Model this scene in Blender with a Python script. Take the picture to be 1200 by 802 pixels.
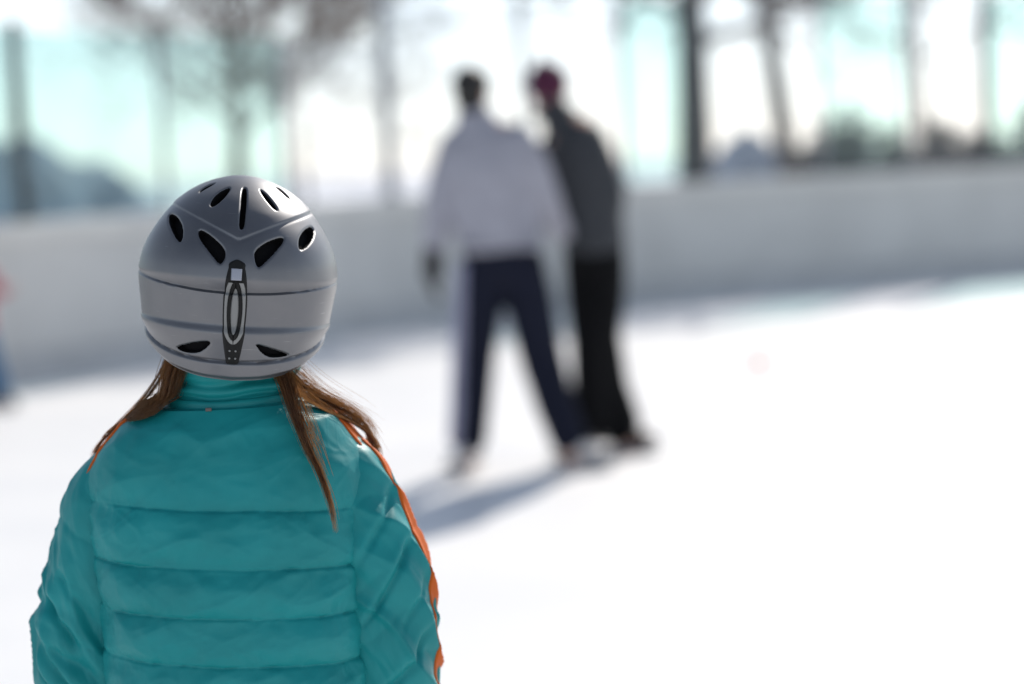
import bpy, bmesh, math, random
import numpy as np
from mathutils import Matrix, Vector, Euler

for _o in list(bpy.data.objects):
    bpy.data.objects.remove(_o)
scene = bpy.context.scene
R = math.radians
random.seed(7)
rng = np.random.default_rng(11)

# ------------------------------------------------------------------ camera
cam_data = bpy.data.cameras.new('camera')
cam = bpy.data.objects.new('camera', cam_data)
scene.collection.objects.link(cam)
cam.location = (0, 0, 1.37)
cam.rotation_euler = (Matrix.Rotation(R(90 - 5.05), 3, 'X') @ Matrix.Rotation(R(-2.7), 3, 'Z')).to_euler()
cam_data.sensor_width = 36
cam_data.lens = 70
cam_data.clip_start = 0.1
cam_data.clip_end = 6000
cam_data.dof.use_dof = True
cam_data.dof.focus_distance = 2.26
cam_data.dof.aperture_fstop = 1.75
scene.camera = cam

# ------------------------------------------------------------------ light
SUN_AZ, SUN_EL = 24.0, 35.0          # azimuth from +Y towards +X
world = bpy.data.worlds.new('World')
scene.world = world
world.use_nodes = True
wn = world.node_tree
bg = wn.nodes['Background']
sky = wn.nodes.new('ShaderNodeTexSky')
sky.sky_type = 'NISHITA'
sky.sun_disc = False
sky.sun_elevation = R(SUN_EL)
sky.sun_rotation = R(SUN_AZ)
sky.altitude = 100
sky.air_density = 1.0
sky.dust_density = 0.4
sky.ozone_density = 1.0
bw = wn.nodes.new('ShaderNodeRGBToBW')             # thin white winter haze: paler than a clear sky
wn.links.new(sky.outputs[0], bw.inputs[0])
hs = wn.nodes.new('ShaderNodeMix'); hs.data_type = 'RGBA'; hs.inputs[0].default_value = 0.6
wn.links.new(sky.outputs[0], hs.inputs[6]); wn.links.new(bw.outputs[0], hs.inputs[7])
wb = wn.nodes.new('ShaderNodeMix'); wb.data_type = 'RGBA'; wb.blend_type = 'MULTIPLY'   # cool white balance
wb.inputs[0].default_value = 1.0
wb.inputs[7].default_value = (0.95, 0.995, 1.05, 1)
wn.links.new(hs.outputs[2], wb.inputs[6])
wn.links.new(wb.outputs[2], bg.inputs[0])
bg.inputs[1].default_value = 0.125
sun_data = bpy.data.lights.new('sun', 'SUN')
sun_data.energy = 3.6
sun_data.angle = R(0.6)
sun_data.color = (1.0, 0.93, 0.84)
sun = bpy.data.objects.new('sun', sun_data)
scene.collection.objects.link(sun)
_sd = Vector((math.sin(R(SUN_AZ)) * math.cos(R(SUN_EL)), math.cos(R(SUN_AZ)) * math.cos(R(SUN_EL)), math.sin(R(SUN_EL))))
sun.rotation_euler = _sd.to_track_quat('Z', 'Y').to_euler()
scene.view_settings.view_transform = 'Standard'
scene.view_settings.look = 'None'
scene.view_settings.exposure = 0.4
scene.view_settings.gamma = 1.0
scene.view_settings.use_curve_mapping = False
scene.cycles.use_denoising = True
scene.cycles.max_bounces = 8
scene.cycles.transparent_max_bounces = 24
scene.cycles.sample_clamp_indirect = 8

# ------------------------------------------------------------------ materials
def new_mat(name):
    m = bpy.data.materials.new(name)
    m.use_nodes = True
    nt = m.node_tree
    return m, nt, nt.nodes['Principled BSDF']

def mat(name, col, rough=0.6, metal=0.0, spec=0.5, var=0.0, vscale=20.0, bump=0.0, bscale=200.0, sheen=0.0, coat=0.0, detail=4.0):
    m, nt, p = new_mat(name)
    p.inputs['Base Color'].default_value = (*col, 1)
    p.inputs['Roughness'].default_value = rough
    p.inputs['Metallic'].default_value = metal
    p.inputs['Specular IOR Level'].default_value = spec
    p.inputs['Sheen Weight'].default_value = sheen
    p.inputs['Coat Weight'].default_value = coat
    tc = nt.nodes.new('ShaderNodeTexCoord')
    if var > 0:
        n = nt.nodes.new('ShaderNodeTexNoise')
        n.inputs['Scale'].default_value = vscale
        n.inputs['Detail'].default_value = detail
        nt.links.new(tc.outputs['Object'], n.inputs['Vector'])
        r = nt.nodes.new('ShaderNodeValToRGB')
        r.color_ramp.elements[0].position = 0.3
        r.color_ramp.elements[1].position = 0.7
        r.color_ramp.elements[0].color = (*[c * (1 - var) for c in col], 1)
        r.color_ramp.elements[1].color = (*[min(1, c * (1 + var)) for c in col], 1)
        nt.links.new(n.outputs['Fac'], r.inputs[0])
        nt.links.new(r.outputs[0], p.inputs['Base Color'])
    if bump > 0:
        n2 = nt.nodes.new('ShaderNodeTexNoise')
        n2.inputs['Scale'].default_value = bscale
        n2.inputs['Detail'].default_value = 3
        nt.links.new(tc.outputs['Object'], n2.inputs['Vector'])
        b = nt.nodes.new('ShaderNodeBump')
        b.inputs['Strength'].default_value = bump
        b.inputs['Distance'].default_value = 0.002
        nt.links.new(n2.outputs['Fac'], b.inputs['Height'])
        nt.links.new(b.outputs[0], p.inputs['Normal'])
    return m

M = {}
# ice: near-white, lightly scratched
def ice_mat():
    m, nt, p = new_mat('rink_ice')
    tc = nt.nodes.new('ShaderNodeTexCoord')
    n = nt.nodes.new('ShaderNodeTexNoise'); n.inputs['Scale'].default_value = 0.9; n.inputs['Detail'].default_value = 6
    nt.links.new(tc.outputs['Object'], n.inputs['Vector'])
    r = nt.nodes.new('ShaderNodeValToRGB')
    r.color_ramp.elements[0].color = (0.80, 0.81, 0.825, 1); r.color_ramp.elements[0].position = 0.3
    r.color_ramp.elements[1].color = (0.88, 0.88, 0.88, 1); r.color_ramp.elements[1].position = 0.65
    nt.links.new(n.outputs['Fac'], r.inputs[0]); nt.links.new(r.outputs[0], p.inputs['Base Color'])
    p.inputs['Roughness'].default_value = 0.5
    p.inputs['Specular IOR Level'].default_value = 0.25
    w = nt.nodes.new('ShaderNodeTexNoise'); w.inputs['Scale'].default_value = 14; w.inputs['Detail'].default_value = 8
    mp = nt.nodes.new('ShaderNodeMapping'); mp.inputs['Scale'].default_value = (1, 6, 1); mp.inputs['Rotation'].default_value = (0, 0, 0.7)
    nt.links.new(tc.outputs['Object'], mp.inputs['Vector']); nt.links.new(mp.outputs[0], w.inputs['Vector'])
    b = nt.nodes.new('ShaderNodeBump'); b.inputs['Strength'].default_value = 0.25; b.inputs['Distance'].default_value = 0.004
    nt.links.new(w.outputs['Fac'], b.inputs['Height']); nt.links.new(b.outputs[0], p.inputs['Normal'])
    return m
M['ice'] = ice_mat()
M['snow'] = mat('snow', (0.84, 0.86, 0.89), 0.7, spec=0.2, var=0.04, vscale=0.6, bump=0.4, bscale=6)
M['mound'] = mat('shade_tinted_snow', (0.36, 0.42, 0.50), 0.75, spec=0.2, var=0.25, vscale=1.2, bump=0.5, bscale=5)  # blue-grey shade of the backlit heaps is put into the snow colour
M['board'] = mat('board_plastic', (0.66, 0.65, 0.625), 0.4, var=0.07, vscale=1.4, bump=0.1, bscale=8)
M['kick'] = mat('kick_plastic', (0.57, 0.57, 0.565), 0.5, var=0.08, vscale=3)
M['cap'] = mat('cap_rail_cream', (0.76, 0.74, 0.70), 0.45, var=0.06, vscale=3)
M['post_dark'] = mat('post_dark_steel', (0.06, 0.065, 0.07), 0.5, metal=0.3, var=0.15, vscale=5)
M['post_grey'] = mat('post_grey_steel', (0.22, 0.235, 0.26), 0.45, metal=0.3, var=0.1, vscale=5)
M['bark'] = mat('bark_brown', (0.085, 0.068, 0.06), 0.9, var=0.35, vscale=9, bump=0.8, bscale=30)
M['bark_dark'] = mat('bark_dark', (0.035, 0.035, 0.038), 0.9, var=0.35, vscale=9, bump=0.8, bscale=30)
M['twig'] = mat('twig_brown', (0.15, 0.09, 0.075), 0.9, var=0.3, vscale=4)
M['evergreen'] = mat('shrub_twigs', (0.045, 0.045, 0.055), 0.85, var=0.4, vscale=6)

def glass_mat(name, tint):
    m = bpy.data.materials.new(name); m.use_nodes = True
    nt = m.node_tree; nt.nodes.clear()
    out = nt.nodes.new('ShaderNodeOutputMaterial')
    tr = nt.nodes.new('ShaderNodeBsdfTransparent'); tr.inputs[0].default_value = (*tint, 1)
    gl = nt.nodes.new('ShaderNodeBsdfGlossy'); gl.inputs['Roughness'].default_value = 0.06
    df = nt.nodes.new('ShaderNodeBsdfDiffuse'); df.inputs[0].default_value = (0.7, 0.78, 0.78, 1)
    lw = nt.nodes.new('ShaderNodeLayerWeight'); lw.inputs[0].default_value = 0.5
    pw = nt.nodes.new('ShaderNodeMath'); pw.operation = 'POWER'; pw.inputs[1].default_value = 5.0
    nt.links.new(lw.outputs['Facing'], pw.inputs[0])
    fr = nt.nodes.new('ShaderNodeMath'); fr.operation = 'MULTIPLY_ADD'; fr.inputs[1].default_value = 0.5; fr.inputs[2].default_value = 0.035
    nt.links.new(pw.outputs[0], fr.inputs[0])
    n = nt.nodes.new('ShaderNodeTexNoise'); n.inputs['Scale'].default_value = 2.2; n.inputs['Detail'].default_value = 5
    tc = nt.nodes.new('ShaderNodeTexCoord'); nt.links.new(tc.outputs['Object'], n.inputs['Vector'])
    mr = nt.nodes.new('ShaderNodeMapRange'); mr.inputs['From Min'].default_value = 0.35; mr.inputs['From Max'].default_value = 0.75
    mr.inputs['To Min'].default_value = 0.02; mr.inputs['To Max'].default_value = 0.10
    nt.links.new(n.outputs['Fac'], mr.inputs['Value'])
    m1 = nt.nodes.new('ShaderNodeMixShader'); m2 = nt.nodes.new('ShaderNodeMixShader')
    nt.links.new(mr.outputs[0], m1.inputs[0]); nt.links.new(tr.outputs[0], m1.inputs[1]); nt.links.new(df.outputs[0], m1.inputs[2])
    nt.links.new(fr.outputs[0], m2.inputs[0]); nt.links.new(m1.outputs[0], m2.inputs[1]); nt.links.new(gl.outputs[0], m2.inputs[2])
    nt.links.new(m2.outputs[0], out.inputs[0])
    return m
M['glass_teal'] = glass_mat('glass_teal_tint', (0.77, 0.885, 0.88))
M['glass_clear'] = glass_mat('glass_clear', (0.90, 0.905, 0.925))

def fabric(name, col, rough=0.5, crease=0.5, cscale=26.0, weave=900.0, sheen=0.15, var=0.10, spec=0.35):
    m, nt, p = new_mat(name)
    tc = nt.nodes.new('ShaderNodeTexCoord')
    n = nt.nodes.new('ShaderNodeTexNoise'); n.inputs['Scale'].default_value = 14; n.inputs['Detail'].default_value = 5
    nt.links.new(tc.outputs['Object'], n.inputs['Vector'])
    r = nt.nodes.new('ShaderNodeValToRGB')
    r.color_ramp.elements[0].position = 0.3; r.color_ramp.elements[1].position = 0.72
    r.color_ramp.elements[0].color = (*[c * (1 - var) for c in col], 1)
    r.color_ramp.elements[1].color = (*[min(1, c * (1 + var)) for c in col], 1)
    nt.links.new(n.outputs['Fac'], r.inputs[0]); nt.links.new(r.outputs[0], p.inputs['Base Color'])
    p.inputs['Roughness'].default_value = rough
    p.inputs['Specular IOR Level'].default_value = spec
    p.inputs['Sheen Weight'].default_value = sheen
    p.inputs['Sheen Roughness'].default_value = 0.4
    n1 = nt.nodes.new('ShaderNodeTexNoise'); n1.noise_type = 'RIDGED_MULTIFRACTAL'
    n1.inputs['Scale'].default_value = cscale; n1.inputs['Detail'].default_value = 3
    n1.inputs['Distortion'].default_value = 0.6
    nt.links.new(tc.outputs['Object'], n1.inputs['Vector'])
    b1 = nt.nodes.new('ShaderNodeBump'); b1.inputs['Strength'].default_value = crease; b1.inputs['Distance'].default_value = 0.0016
    nt.links.new(n1.outputs['Fac'], b1.inputs['Height'])
    n2 = nt.nodes.new('ShaderNodeTexNoise'); n2.inputs['Scale'].default_value = weave; n2.inputs['Detail'].default_value = 2
    nt.links.new(tc.outputs['Object'], n2.inputs['Vector'])
    b2 = nt.nodes.new('ShaderNodeBump'); b2.inputs['Strength'].default_value = 0.15; b2.inputs['Distance'].default_value = 0.0006
    nt.links.new(n2.outputs['Fac'], b2.inputs['Height']); nt.links.new(b1.outputs[0], b2.inputs['Normal'])
    nt.links.new(b2.outputs[0], p.inputs['Normal'])
    return m
M['teal'] = fabric('teal_nylon', (0.008, 0.240, 0.252), 0.5, crease=0.25, sheen=0.0, spec=0.28)
M['orange'] = fabric('orange_nylon', (0.56, 0.105, 0.006), 0.6, crease=0.2, sheen=0.0, spec=0.2)
M['navy'] = fabric('navy_trouser', (0.009, 0.011, 0.024), 0.85, crease=0.3, sheen=0.0, spec=0.2)
M['black_cloth'] = fabric('black_trouser', (0.005, 0.005, 0.006), 0.85, crease=0.3, sheen=0.0, spec=0.15)
M['lavender'] = fabric('lavender_grey_jacket', (0.35, 0.348, 0.40), 0.7, crease=0.3, sheen=0.1)
M['stripe_grey'] = fabric('lavender_grey_stripe', (0.30, 0.30, 0.42), 0.7, crease=0.2)
M['charcoal'] = fabric('charcoal_jacket', (0.042, 0.045, 0.052), 0.75, crease=0.3, sheen=0.1)
M['magenta'] = fabric('magenta_knit', (0.075, 0.014, 0.042), 0.85, crease=0.2, weave=300)
M['pinkred'] = fabric('pink_red_jacket', (0.42, 0.12, 0.15), 0.6)
M['blue'] = fabric('blue_snow_trouser', (0.015, 0.10, 0.22), 0.6)
M['blackglove'] = mat('black_glove', (0.012, 0.012, 0.014), 0.6, bump=0.2)
M['skin'] = mat('skin', (0.58, 0.33, 0.24), 0.5, var=0.06, vscale=25)
M['blackhair'] = mat('black_hair', (0.010, 0.008, 0.007), 0.55, bump=0.8, bscale=120)
M['skate_white'] = mat('skate_white_leather', (0.78, 0.74, 0.72), 0.5, var=0.08)
M['skate_brown'] = mat('skate_brown_leather', (0.10, 0.08, 0.075), 0.5, var=0.15)
M['steel'] = mat('blade_steel', (0.6, 0.6, 0.62), 0.25, metal=1.0)
M['darkpants'] = fabric('dark_snow_trouser', (0.02, 0.022, 0.03), 0.7)
M['ball'] = mat('orange_ball', (0.62, 0.06, 0.03), 0.5, var=0.1, vscale=40)
M['liner'] = mat('black_foam', (0.006, 0.006, 0.007), 0.9, spec=0.1, bump=0.3, bscale=300)
M['clipblack'] = mat('clip_black_rubber', (0.006, 0.006, 0.006), 0.55, spec=0.25, bump=0.2, bscale=500)
M['clipgrey'] = mat('clip_grey_plastic', (0.22, 0.22, 0.215), 0.4)
M['clipmetal'] = mat('clip_silver_stud', (0.32, 0.33, 0.38), 0.45, metal=0.7)

def helmet_mat():
    m, nt, p = new_mat('helmet_silver_grey_paint')
    tc = nt.nodes.new('ShaderNodeTexCoord')
    n = nt.nodes.new('ShaderNodeTexNoise'); n.inputs['Scale'].default_value = 35; n.inputs['Detail'].default_value = 6
    nt.links.new(tc.outputs['Object'], n.inputs['Vector'])
    r = nt.nodes.new('ShaderNodeValToRGB')
    r.color_ramp.elements[0].position = 0.35; r.color_ramp.elements[1].position = 0.7
    r.color_ramp.elements[0].color = (0.165, 0.168, 0.18, 1); r.color_ramp.elements[1].color = (0.185, 0.186, 0.195, 1)
    nt.links.new(n.outputs['Fac'], r.inputs[0]); nt.links.new(r.outputs[0], p.inputs['Base Color'])
    mp = nt.nodes.new('ShaderNodeMapping'); mp.inputs['Scale'].default_value = (9, 9, 160); mp.inputs['Rotation'].default_value = (0.5, 0.4, 0)
    sc_ = nt.nodes.new('ShaderNodeTexNoise'); sc_.inputs['Scale'].default_value = 3.0; sc_.inputs['Detail'].default_value = 2
    nt.links.new(tc.outputs['Object'], mp.inputs['Vector']); nt.links.new(mp.outputs[0], sc_.inputs['Vector'])
    th_ = nt.nodes.new('ShaderNodeMapRange'); th_.inputs['From Min'].default_value = 0.70; th_.inputs['From Max'].default_value = 0.76; th_.inputs['To Max'].default_value = 0.5
    nt.links.new(sc_.outputs['Fac'], th_.inputs['Value'])
    wx = nt.nodes.new('ShaderNodeMix'); wx.data_type = 'RGBA'; wx.inputs[7].default_value = (0.34, 0.34, 0.34, 1)
    nt.links.new(th_.outputs[0], wx.inputs[0]); nt.links.new(r.outputs[0], wx.inputs[6]); nt.links.new(wx.outputs[2], p.inputs['Base Color'])
    p.inputs['Metallic'].default_value = 0.85
    p.inputs['Roughness'].default_value = 0.42
    p.inputs['Coat Weight'].default_value = 0.12
    p.inputs['Coat Roughness'].default_value = 0.25
    n2 = nt.nodes.new('ShaderNodeTexNoise'); n2.inputs['Scale'].default_value = 900; n2.inputs['Detail'].default_value = 2
    nt.links.new(tc.outputs['Object'], n2.inputs['Vector'])
    mr = nt.nodes.new('ShaderNodeMapRange'); mr.inputs['To Min'].default_value = 0.36; mr.inputs['To Max'].default_value = 0.5
    nt.links.new(n.outputs['Fac'], mr.inputs['Value']); nt.links.new(mr.outputs[0], p.inputs['Roughness'])
    b = nt.nodes.new('ShaderNodeBump'); b.inputs['Strength'].default_value = 0.06; b.inputs['Distance'].default_value = 0.0005
    nt.links.new(n2.outputs['Fac'], b.inputs['Height']); nt.links.new(b.outputs[0], p.inputs['Normal'])
    return m
M['helmet'] = helmet_mat()

def hair_mat():
    m = bpy.data.materials.new('brown_hair'); m.use_nodes = True
    nt = m.node_tree; p = nt.nodes['Principled BSDF']; out = nt.nodes['Material Output']
    tc = nt.nodes.new('ShaderNodeTexCoord'); n = nt.nodes.new('ShaderNodeTexNoise'); n.inputs['Scale'].default_value = 90
    nt.links.new(tc.outputs['Object'], n.inputs['Vector'])
    r = nt.nodes.new('ShaderNodeValToRGB')
    r.color_ramp.elements[0].position = 0.3; r.color_ramp.elements[1].position = 0.72
    r.color_ramp.elements[0].color = (0.018, 0.010, 0.007, 1); r.color_ramp.elements[1].color = (0.10, 0.056, 0.03, 1)
    nt.links.new(n.outputs['Fac'], r.inputs[0]); nt.links.new(r.outputs[0], p.inputs['Base Color'])
    p.inputs['Roughness'].default_value = 0.4; p.inputs['Specular IOR Level'].default_value = 0.6
    t = nt.nodes.new('ShaderNodeBsdfTranslucent'); t.inputs[0].default_value = (0.90, 0.60, 0.32, 1)
    mx = nt.nodes.new('ShaderNodeMixShader'); mx.inputs[0].default_value = 0.54
    nt.links.new(p.outputs[0], mx.inputs[1]); nt.links.new(t.outputs[0], mx.inputs[2]); nt.links.new(mx.outputs[0], out.inputs[0])
    return m
M['hair'] = hair_mat()

# ------------------------------------------------------------------ helpers
COL = scene.collection

def link(name, me, parent=None, material=None, smooth=True):
    o = bpy.data.objects.new(name, me)
    COL.objects.link(o)
    if material is not None and len(me.materials) == 0:
        me.materials.append(material)
    if smooth and len(me.polygons):
        me.polygons.foreach_set('use_smooth', np.ones(len(me.polygons), bool))
    if parent is not None:
        o.parent = parent
    return o

def tag(o, label=None, cat=None, group=None, kind=None):
    if label: o['label'] = label
    if cat: o['category'] = cat
    if group: o['group'] = group
    if kind: o['kind'] = kind
    return o

def empty(name, loc=(0, 0, 0), rz=0.0):
    o = bpy.data.objects.new(name, None)
    COL.objects.link(o)
    o.location = loc; o.rotation_euler = (0, 0, rz); o.empty_display_size = 0.1
    return o

def pymesh(name, v, f):
    me = bpy.data.meshes.new(name)
    me.from_pydata([tuple(map(float, q)) for q in v], [], f)
    me.validate(); me.update()
    return me

class MB:
    """collects simple shapes into one mesh"""
    def __init__(s): s.v = []; s.f = []
    def add(s, v, f):
        o = len(s.v); s.v += [tuple(q) for q in v]; s.f += [tuple(i + o for i in q) for q in f]
    def box(s, c, size, ax=None, bev=0.0):
        hx, hy, hz = [q / 2 for q in size]
        bm = bmesh.new(); bmesh.ops.create_cube(bm, size=1)
        for q in bm.verts: q.co = Vector((q.co.x * 2 * hx, q.co.y * 2 * hy, q.co.z * 2 * hz))
        if bev > 0: bmesh.ops.bevel(bm, geom=list(bm.edges), offset=bev, segments=2, affect='EDGES', profile=0.7)
        m = ax if ax is not None else Matrix.Identity(3)
        bm.verts.ensure_lookup_table()
        s.add([tuple(Vector(c) + m @ q.co) for q in bm.verts], [tuple(q.index for q in f.verts) for f in bm.faces])
        bm.free()
    def tube(s, pts, rad, n=10, hint=(1, 0, 0), caps=True):
        """rad: radius or (r_along_hint, r_other) for each point"""
        pts = [Vector(p) for p in pts]
        rad = [(r, r) if not isinstance(r, (tuple, list)) else r for r in rad]
        V = []; F = []
        h = Vector(hint)
        rings = []
        if caps:
            t0 = (pts[0] - pts[1]).normalized(); t1 = (pts[-1] - pts[-2]).normalized()
            r0 = min(rad[0]); r1 = min(rad[-1])
            P = [pts[0] + t0 * r0 * .95, pts[0] + t0 * r0 * .7] + pts + [pts[-1] + t1 * r1 * .7, pts[-1] + t1 * r1 * .95]
            Rr = [tuple(q * .25 for q in rad[0]), tuple(q * .72 for q in rad[0])] + rad + [tuple(q * .72 for q in rad[-1]), tuple(q * .25 for q in rad[-1])]
        else:
            P, Rr = pts, rad
        N = len(P)
        for i in range(N):
            a = P[max(0, i - 1)]; b = P[min(N - 1, i + 1)]
            t = (b - a).normalized()
            u = h - t * h.dot(t)
            if u.length < 1e-4: u = Vector((0, 1, 0)) - t * t.y
            u.normalize(); w = t.cross(u); h = u
            for k in range(n):
                an = 2 * math.pi * k / n
                V.append(tuple(P[i] + u * math.cos(an) * Rr[i][0] + w * math.sin(an) * Rr[i][1]))
        for i in range(N - 1):
            for k in range(n):
                k2 = (k + 1) % n
                F.append((i * n + k, i * n + k2, (i + 1) * n + k2, (i + 1) * n + k))
        F.append(tuple(range(n - 1, -1, -1))); F.append(tuple((N - 1) * n + k for k in range(n)))
        s.add(V, F)
    def ball(s, c, r, n=16, m=10, ax=None):
        V = []; F = []
        r = (r, r, r) if not isinstance(r, (tuple, list)) else r
        mt = ax if ax is not None else Matrix.Identity(3)
        V.append(Vector((0, 0, r[2])))
        for i in range(1, m):
            a = math.pi * i / m
            for k in range(n):
                b = 2 * math.pi * k / n
                V.append(Vector((r[0] * math.sin(a) * math.cos(b), r[1] * math.sin(a) * math.sin(b), r[2] * math.cos(a))))
        V.append(Vector((0, 0, -r[2])))
        for k in range(n): F.append((0, 1 + k, 1 + (k + 1) % n))
        for i in range(m - 2):
            for k in range(n):
                F.append((1 + i * n + k, 1 + (i + 1) * n + k, 1 + (i + 1) * n + (k + 1) % n, 1 + i * n + (k + 1) % n))
        e = len(V) - 1
        for k in range(n): F.append((e, 1 + (m - 2) * n + (k + 1) % n, 1 + (m - 2) * n + k))
        s.add([tuple(Vector(c) + mt @ q) for q in V], F)
    def mesh(s, name): return pymesh(name, s.v, s.f)
    def build(s, name, material, parent=None, smooth=True): return link(name, s.mesh(name), parent, material, smooth)
    def fused(s, name, material, parent=None, voxel=0.01, it=4):
        """all shapes grown into one continuous skin"""
        me = s.mesh(name + '_raw')
        o = bpy.data.objects.new(name + '_raw', me); COL.objects.link(o)
        md = o.modifiers.new('r', 'REMESH'); md.mode = 'VOXEL'; md.voxel_size = voxel
        sm = o.modifiers.new('s', 'SMOOTH'); sm.factor = 0.5; sm.iterations = it
        dg = bpy.context.evaluated_depsgraph_get(); dg.update()
        nm = bpy.data.meshes.new_from_object(o.evaluated_get(dg))
        bpy.data.objects.remove(o); bpy.data.meshes.remove(me)
        nm.name = name; nm.materials.clear()
        return link(name, nm, parent, material)

# smooth lattice noise on an (N,3) array, range about -1..1
_perm = np.random.default_rng(3).permutation(4096)
_val = np.random.default_rng(4).uniform(-1, 1, 4096)
def vnoise(p, seed=0):
    p = np.asarray(p, float)
    i = np.floor(p).astype(int); f = p - i; f = f * f * f * (f * (f * 6 - 15) + 10)
    out = 0
    for dx in (0, 1):
        for dy in (0, 1):
            for dz in (0, 1):
                h = _perm[(i[:, 0] + dx + seed * 17) & 4095]
                h = _perm[(h + i[:, 1] + dy) & 4095]
                h = _perm[(h + i[:, 2] + dz) & 4095]
                w = (f[:, 0] if dx else 1 - f[:, 0]) * (f[:, 1] if dy else 1 - f[:, 1]) * (f[:, 2] if dz else 1 - f[:, 2])
                out = out + w * _val[h]
    return out
def fbm(p, seed=0, oc=3):
    p = np.asarray(p, float); a = 1.0; o = 0; 
    for k in range(oc):
        o = o + a * vnoise(p * 2 ** k, seed + k); a *= 0.5
    return o
def ridged(p, seed=0, oc=2):
    p = np.asarray(p, float); a = 1.0; o = 0
    for k in range(oc):
        o = o + a * (1 - 2 * np.abs(vnoise(p * 2 ** k, seed + k))); a *= 0.5
    return o

def grid_faces(nr, nc, wrap=True):
    r = np.arange(nr - 1)[:, None]; c = np.arange(nc if wrap else nc - 1)[None, :]
    c2 = (c + 1) % nc
    return np.stack([r * nc + c, r * nc + c2, (r + 1) * nc + c2, (r + 1) * nc + c], -1).reshape(-1, 4)

def np_mesh(name, V, F):
    me = bpy.data.meshes.new(name)
    F = np.asarray(F, np.int32)
    me.vertices.add(len(V)); me.vertices.foreach_set('co', np.asarray(V, np.float32).ravel())
    me.loops.add(F.size); me.loops.foreach_set('vertex_index', F.ravel())
    me.polygons.add(len(F)); me.polygons.foreach_set('loop_start', np.arange(0, F.size, F.shape[1], dtype=np.int32))
    me.update(calc_edges=True); me.validate()
    return me

def grid_normals(P, wrap=True):
    """P: (nr,nc,3)"""
    dr = np.gradient(P, axis=0)
    if wrap:
        dc = (np.roll(P, -1, 1) - np.roll(P, 1, 1)) / 2
    else:
        dc = np.gradient(P, axis=1)
    n = np.cross(dc, dr)
    return n / (np.linalg.norm(n, axis=-1, keepdims=True) + 1e-12)

def smooth_interp(x, xs, ys):
    """monotone-ish cubic through a table (xs ascending)"""
    xs = np.asarray(xs, float); ys = np.asarray(ys, float); x = np.clip(x, xs[0], xs[-1])
    m = np.gradient(ys, xs)
    i = np.clip(np.searchsorted(xs, x) - 1, 0, len(xs) - 2)
    h = xs[i + 1] - xs[i]; t = (x - xs[i]) / h
    return (2*t**3-3*t**2+1)*ys[i] + (t**3-2*t**2+t)*h*m[i] + (-2*t**3+3*t**2)*ys[i+1] + (t**3-t**2)*h*m[i+1]

def spline_pts(P, n):
    """Catmull-Rom through points, resampled to n points evenly along its length"""
    P = np.asarray(P, float); Q = np.vstack([2 * P[0] - P[1], P, 2 * P[-1] - P[-2]]); o = []
    for i in range(1, len(Q) - 2):
        t = np.linspace(0, 1, 24, endpoint=False)[:, None]
        o.append(.5 * ((2 * Q[i]) + (-Q[i-1] + Q[i+1]) * t + (2*Q[i-1] - 5*Q[i] + 4*Q[i+1] - Q[i+2]) * t*t + (-Q[i-1] + 3*Q[i] - 3*Q[i+1] + Q[i+2]) * t**3))
    o.append(P[-1:]); o = np.vstack(o)
    L = np.r_[0, np.cumsum(np.linalg.norm(np.diff(o, axis=0), axis=1))]
    s = np.linspace(0, L[-1], n)
    return np.stack([np.interp(s, L, o[:, k]) for k in range(o.shape[1])], -1)

# ------------------------------------------------------------------ setting: ground, rink boards, glass
PATH = [(-8.95, 6.56), (-4.8, 12.2), (-2.77, 14.99), (-.71, 17.8), (.3, 18.62), (1.7, 19.27), (5.67, 20.97), (14, 24.8)]
path = spline_pts(PATH, 1200)
plen = np.r_[0, np.cumsum(np.hypot(*np.diff(path, axis=0).T))]
def on_path(s):
    p = Vector((np.interp(s, plen, path[:, 0]), np.interp(s, plen, path[:, 1]), 0))
    q = Vector((np.interp(s + .02, plen, path[:, 0]), np.interp(s + .02, plen, path[:, 1]), 0))
    o = Vector((np.interp(s - .02, plen, path[:, 0]), np.interp(s - .02, plen, path[:, 1]), 0))
    t = (q - o).normalized()
    return p, t, Vector((-t.y, t.x, 0))      # point, tangent, outward normal

gm = MB()
n = 40
V = []; F = []
S = 1500
gm.add([(-S, -S, -.05), (S, -S, -.05), (S, S * 2, -.05), (-S, S * 2, -.05)], [(0, 1, 2, 3)])
tag(gm.build('snow_ground', M['snow'], smooth=False), kind='structure')
im = MB()
pp = [tuple(on_path(s)[0]) for s in np.linspace(0, plen[-1], 60)]
poly = pp + [(26, 10, 0), (26, -26, 0), (-20, -26, 0), (-20, 0, 0)]
im.add(poly, [tuple(range(len(poly) - 1, -1, -1))])
tag(im.build('ice_rink', M['ice'], smooth=False), kind='structure')

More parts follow.
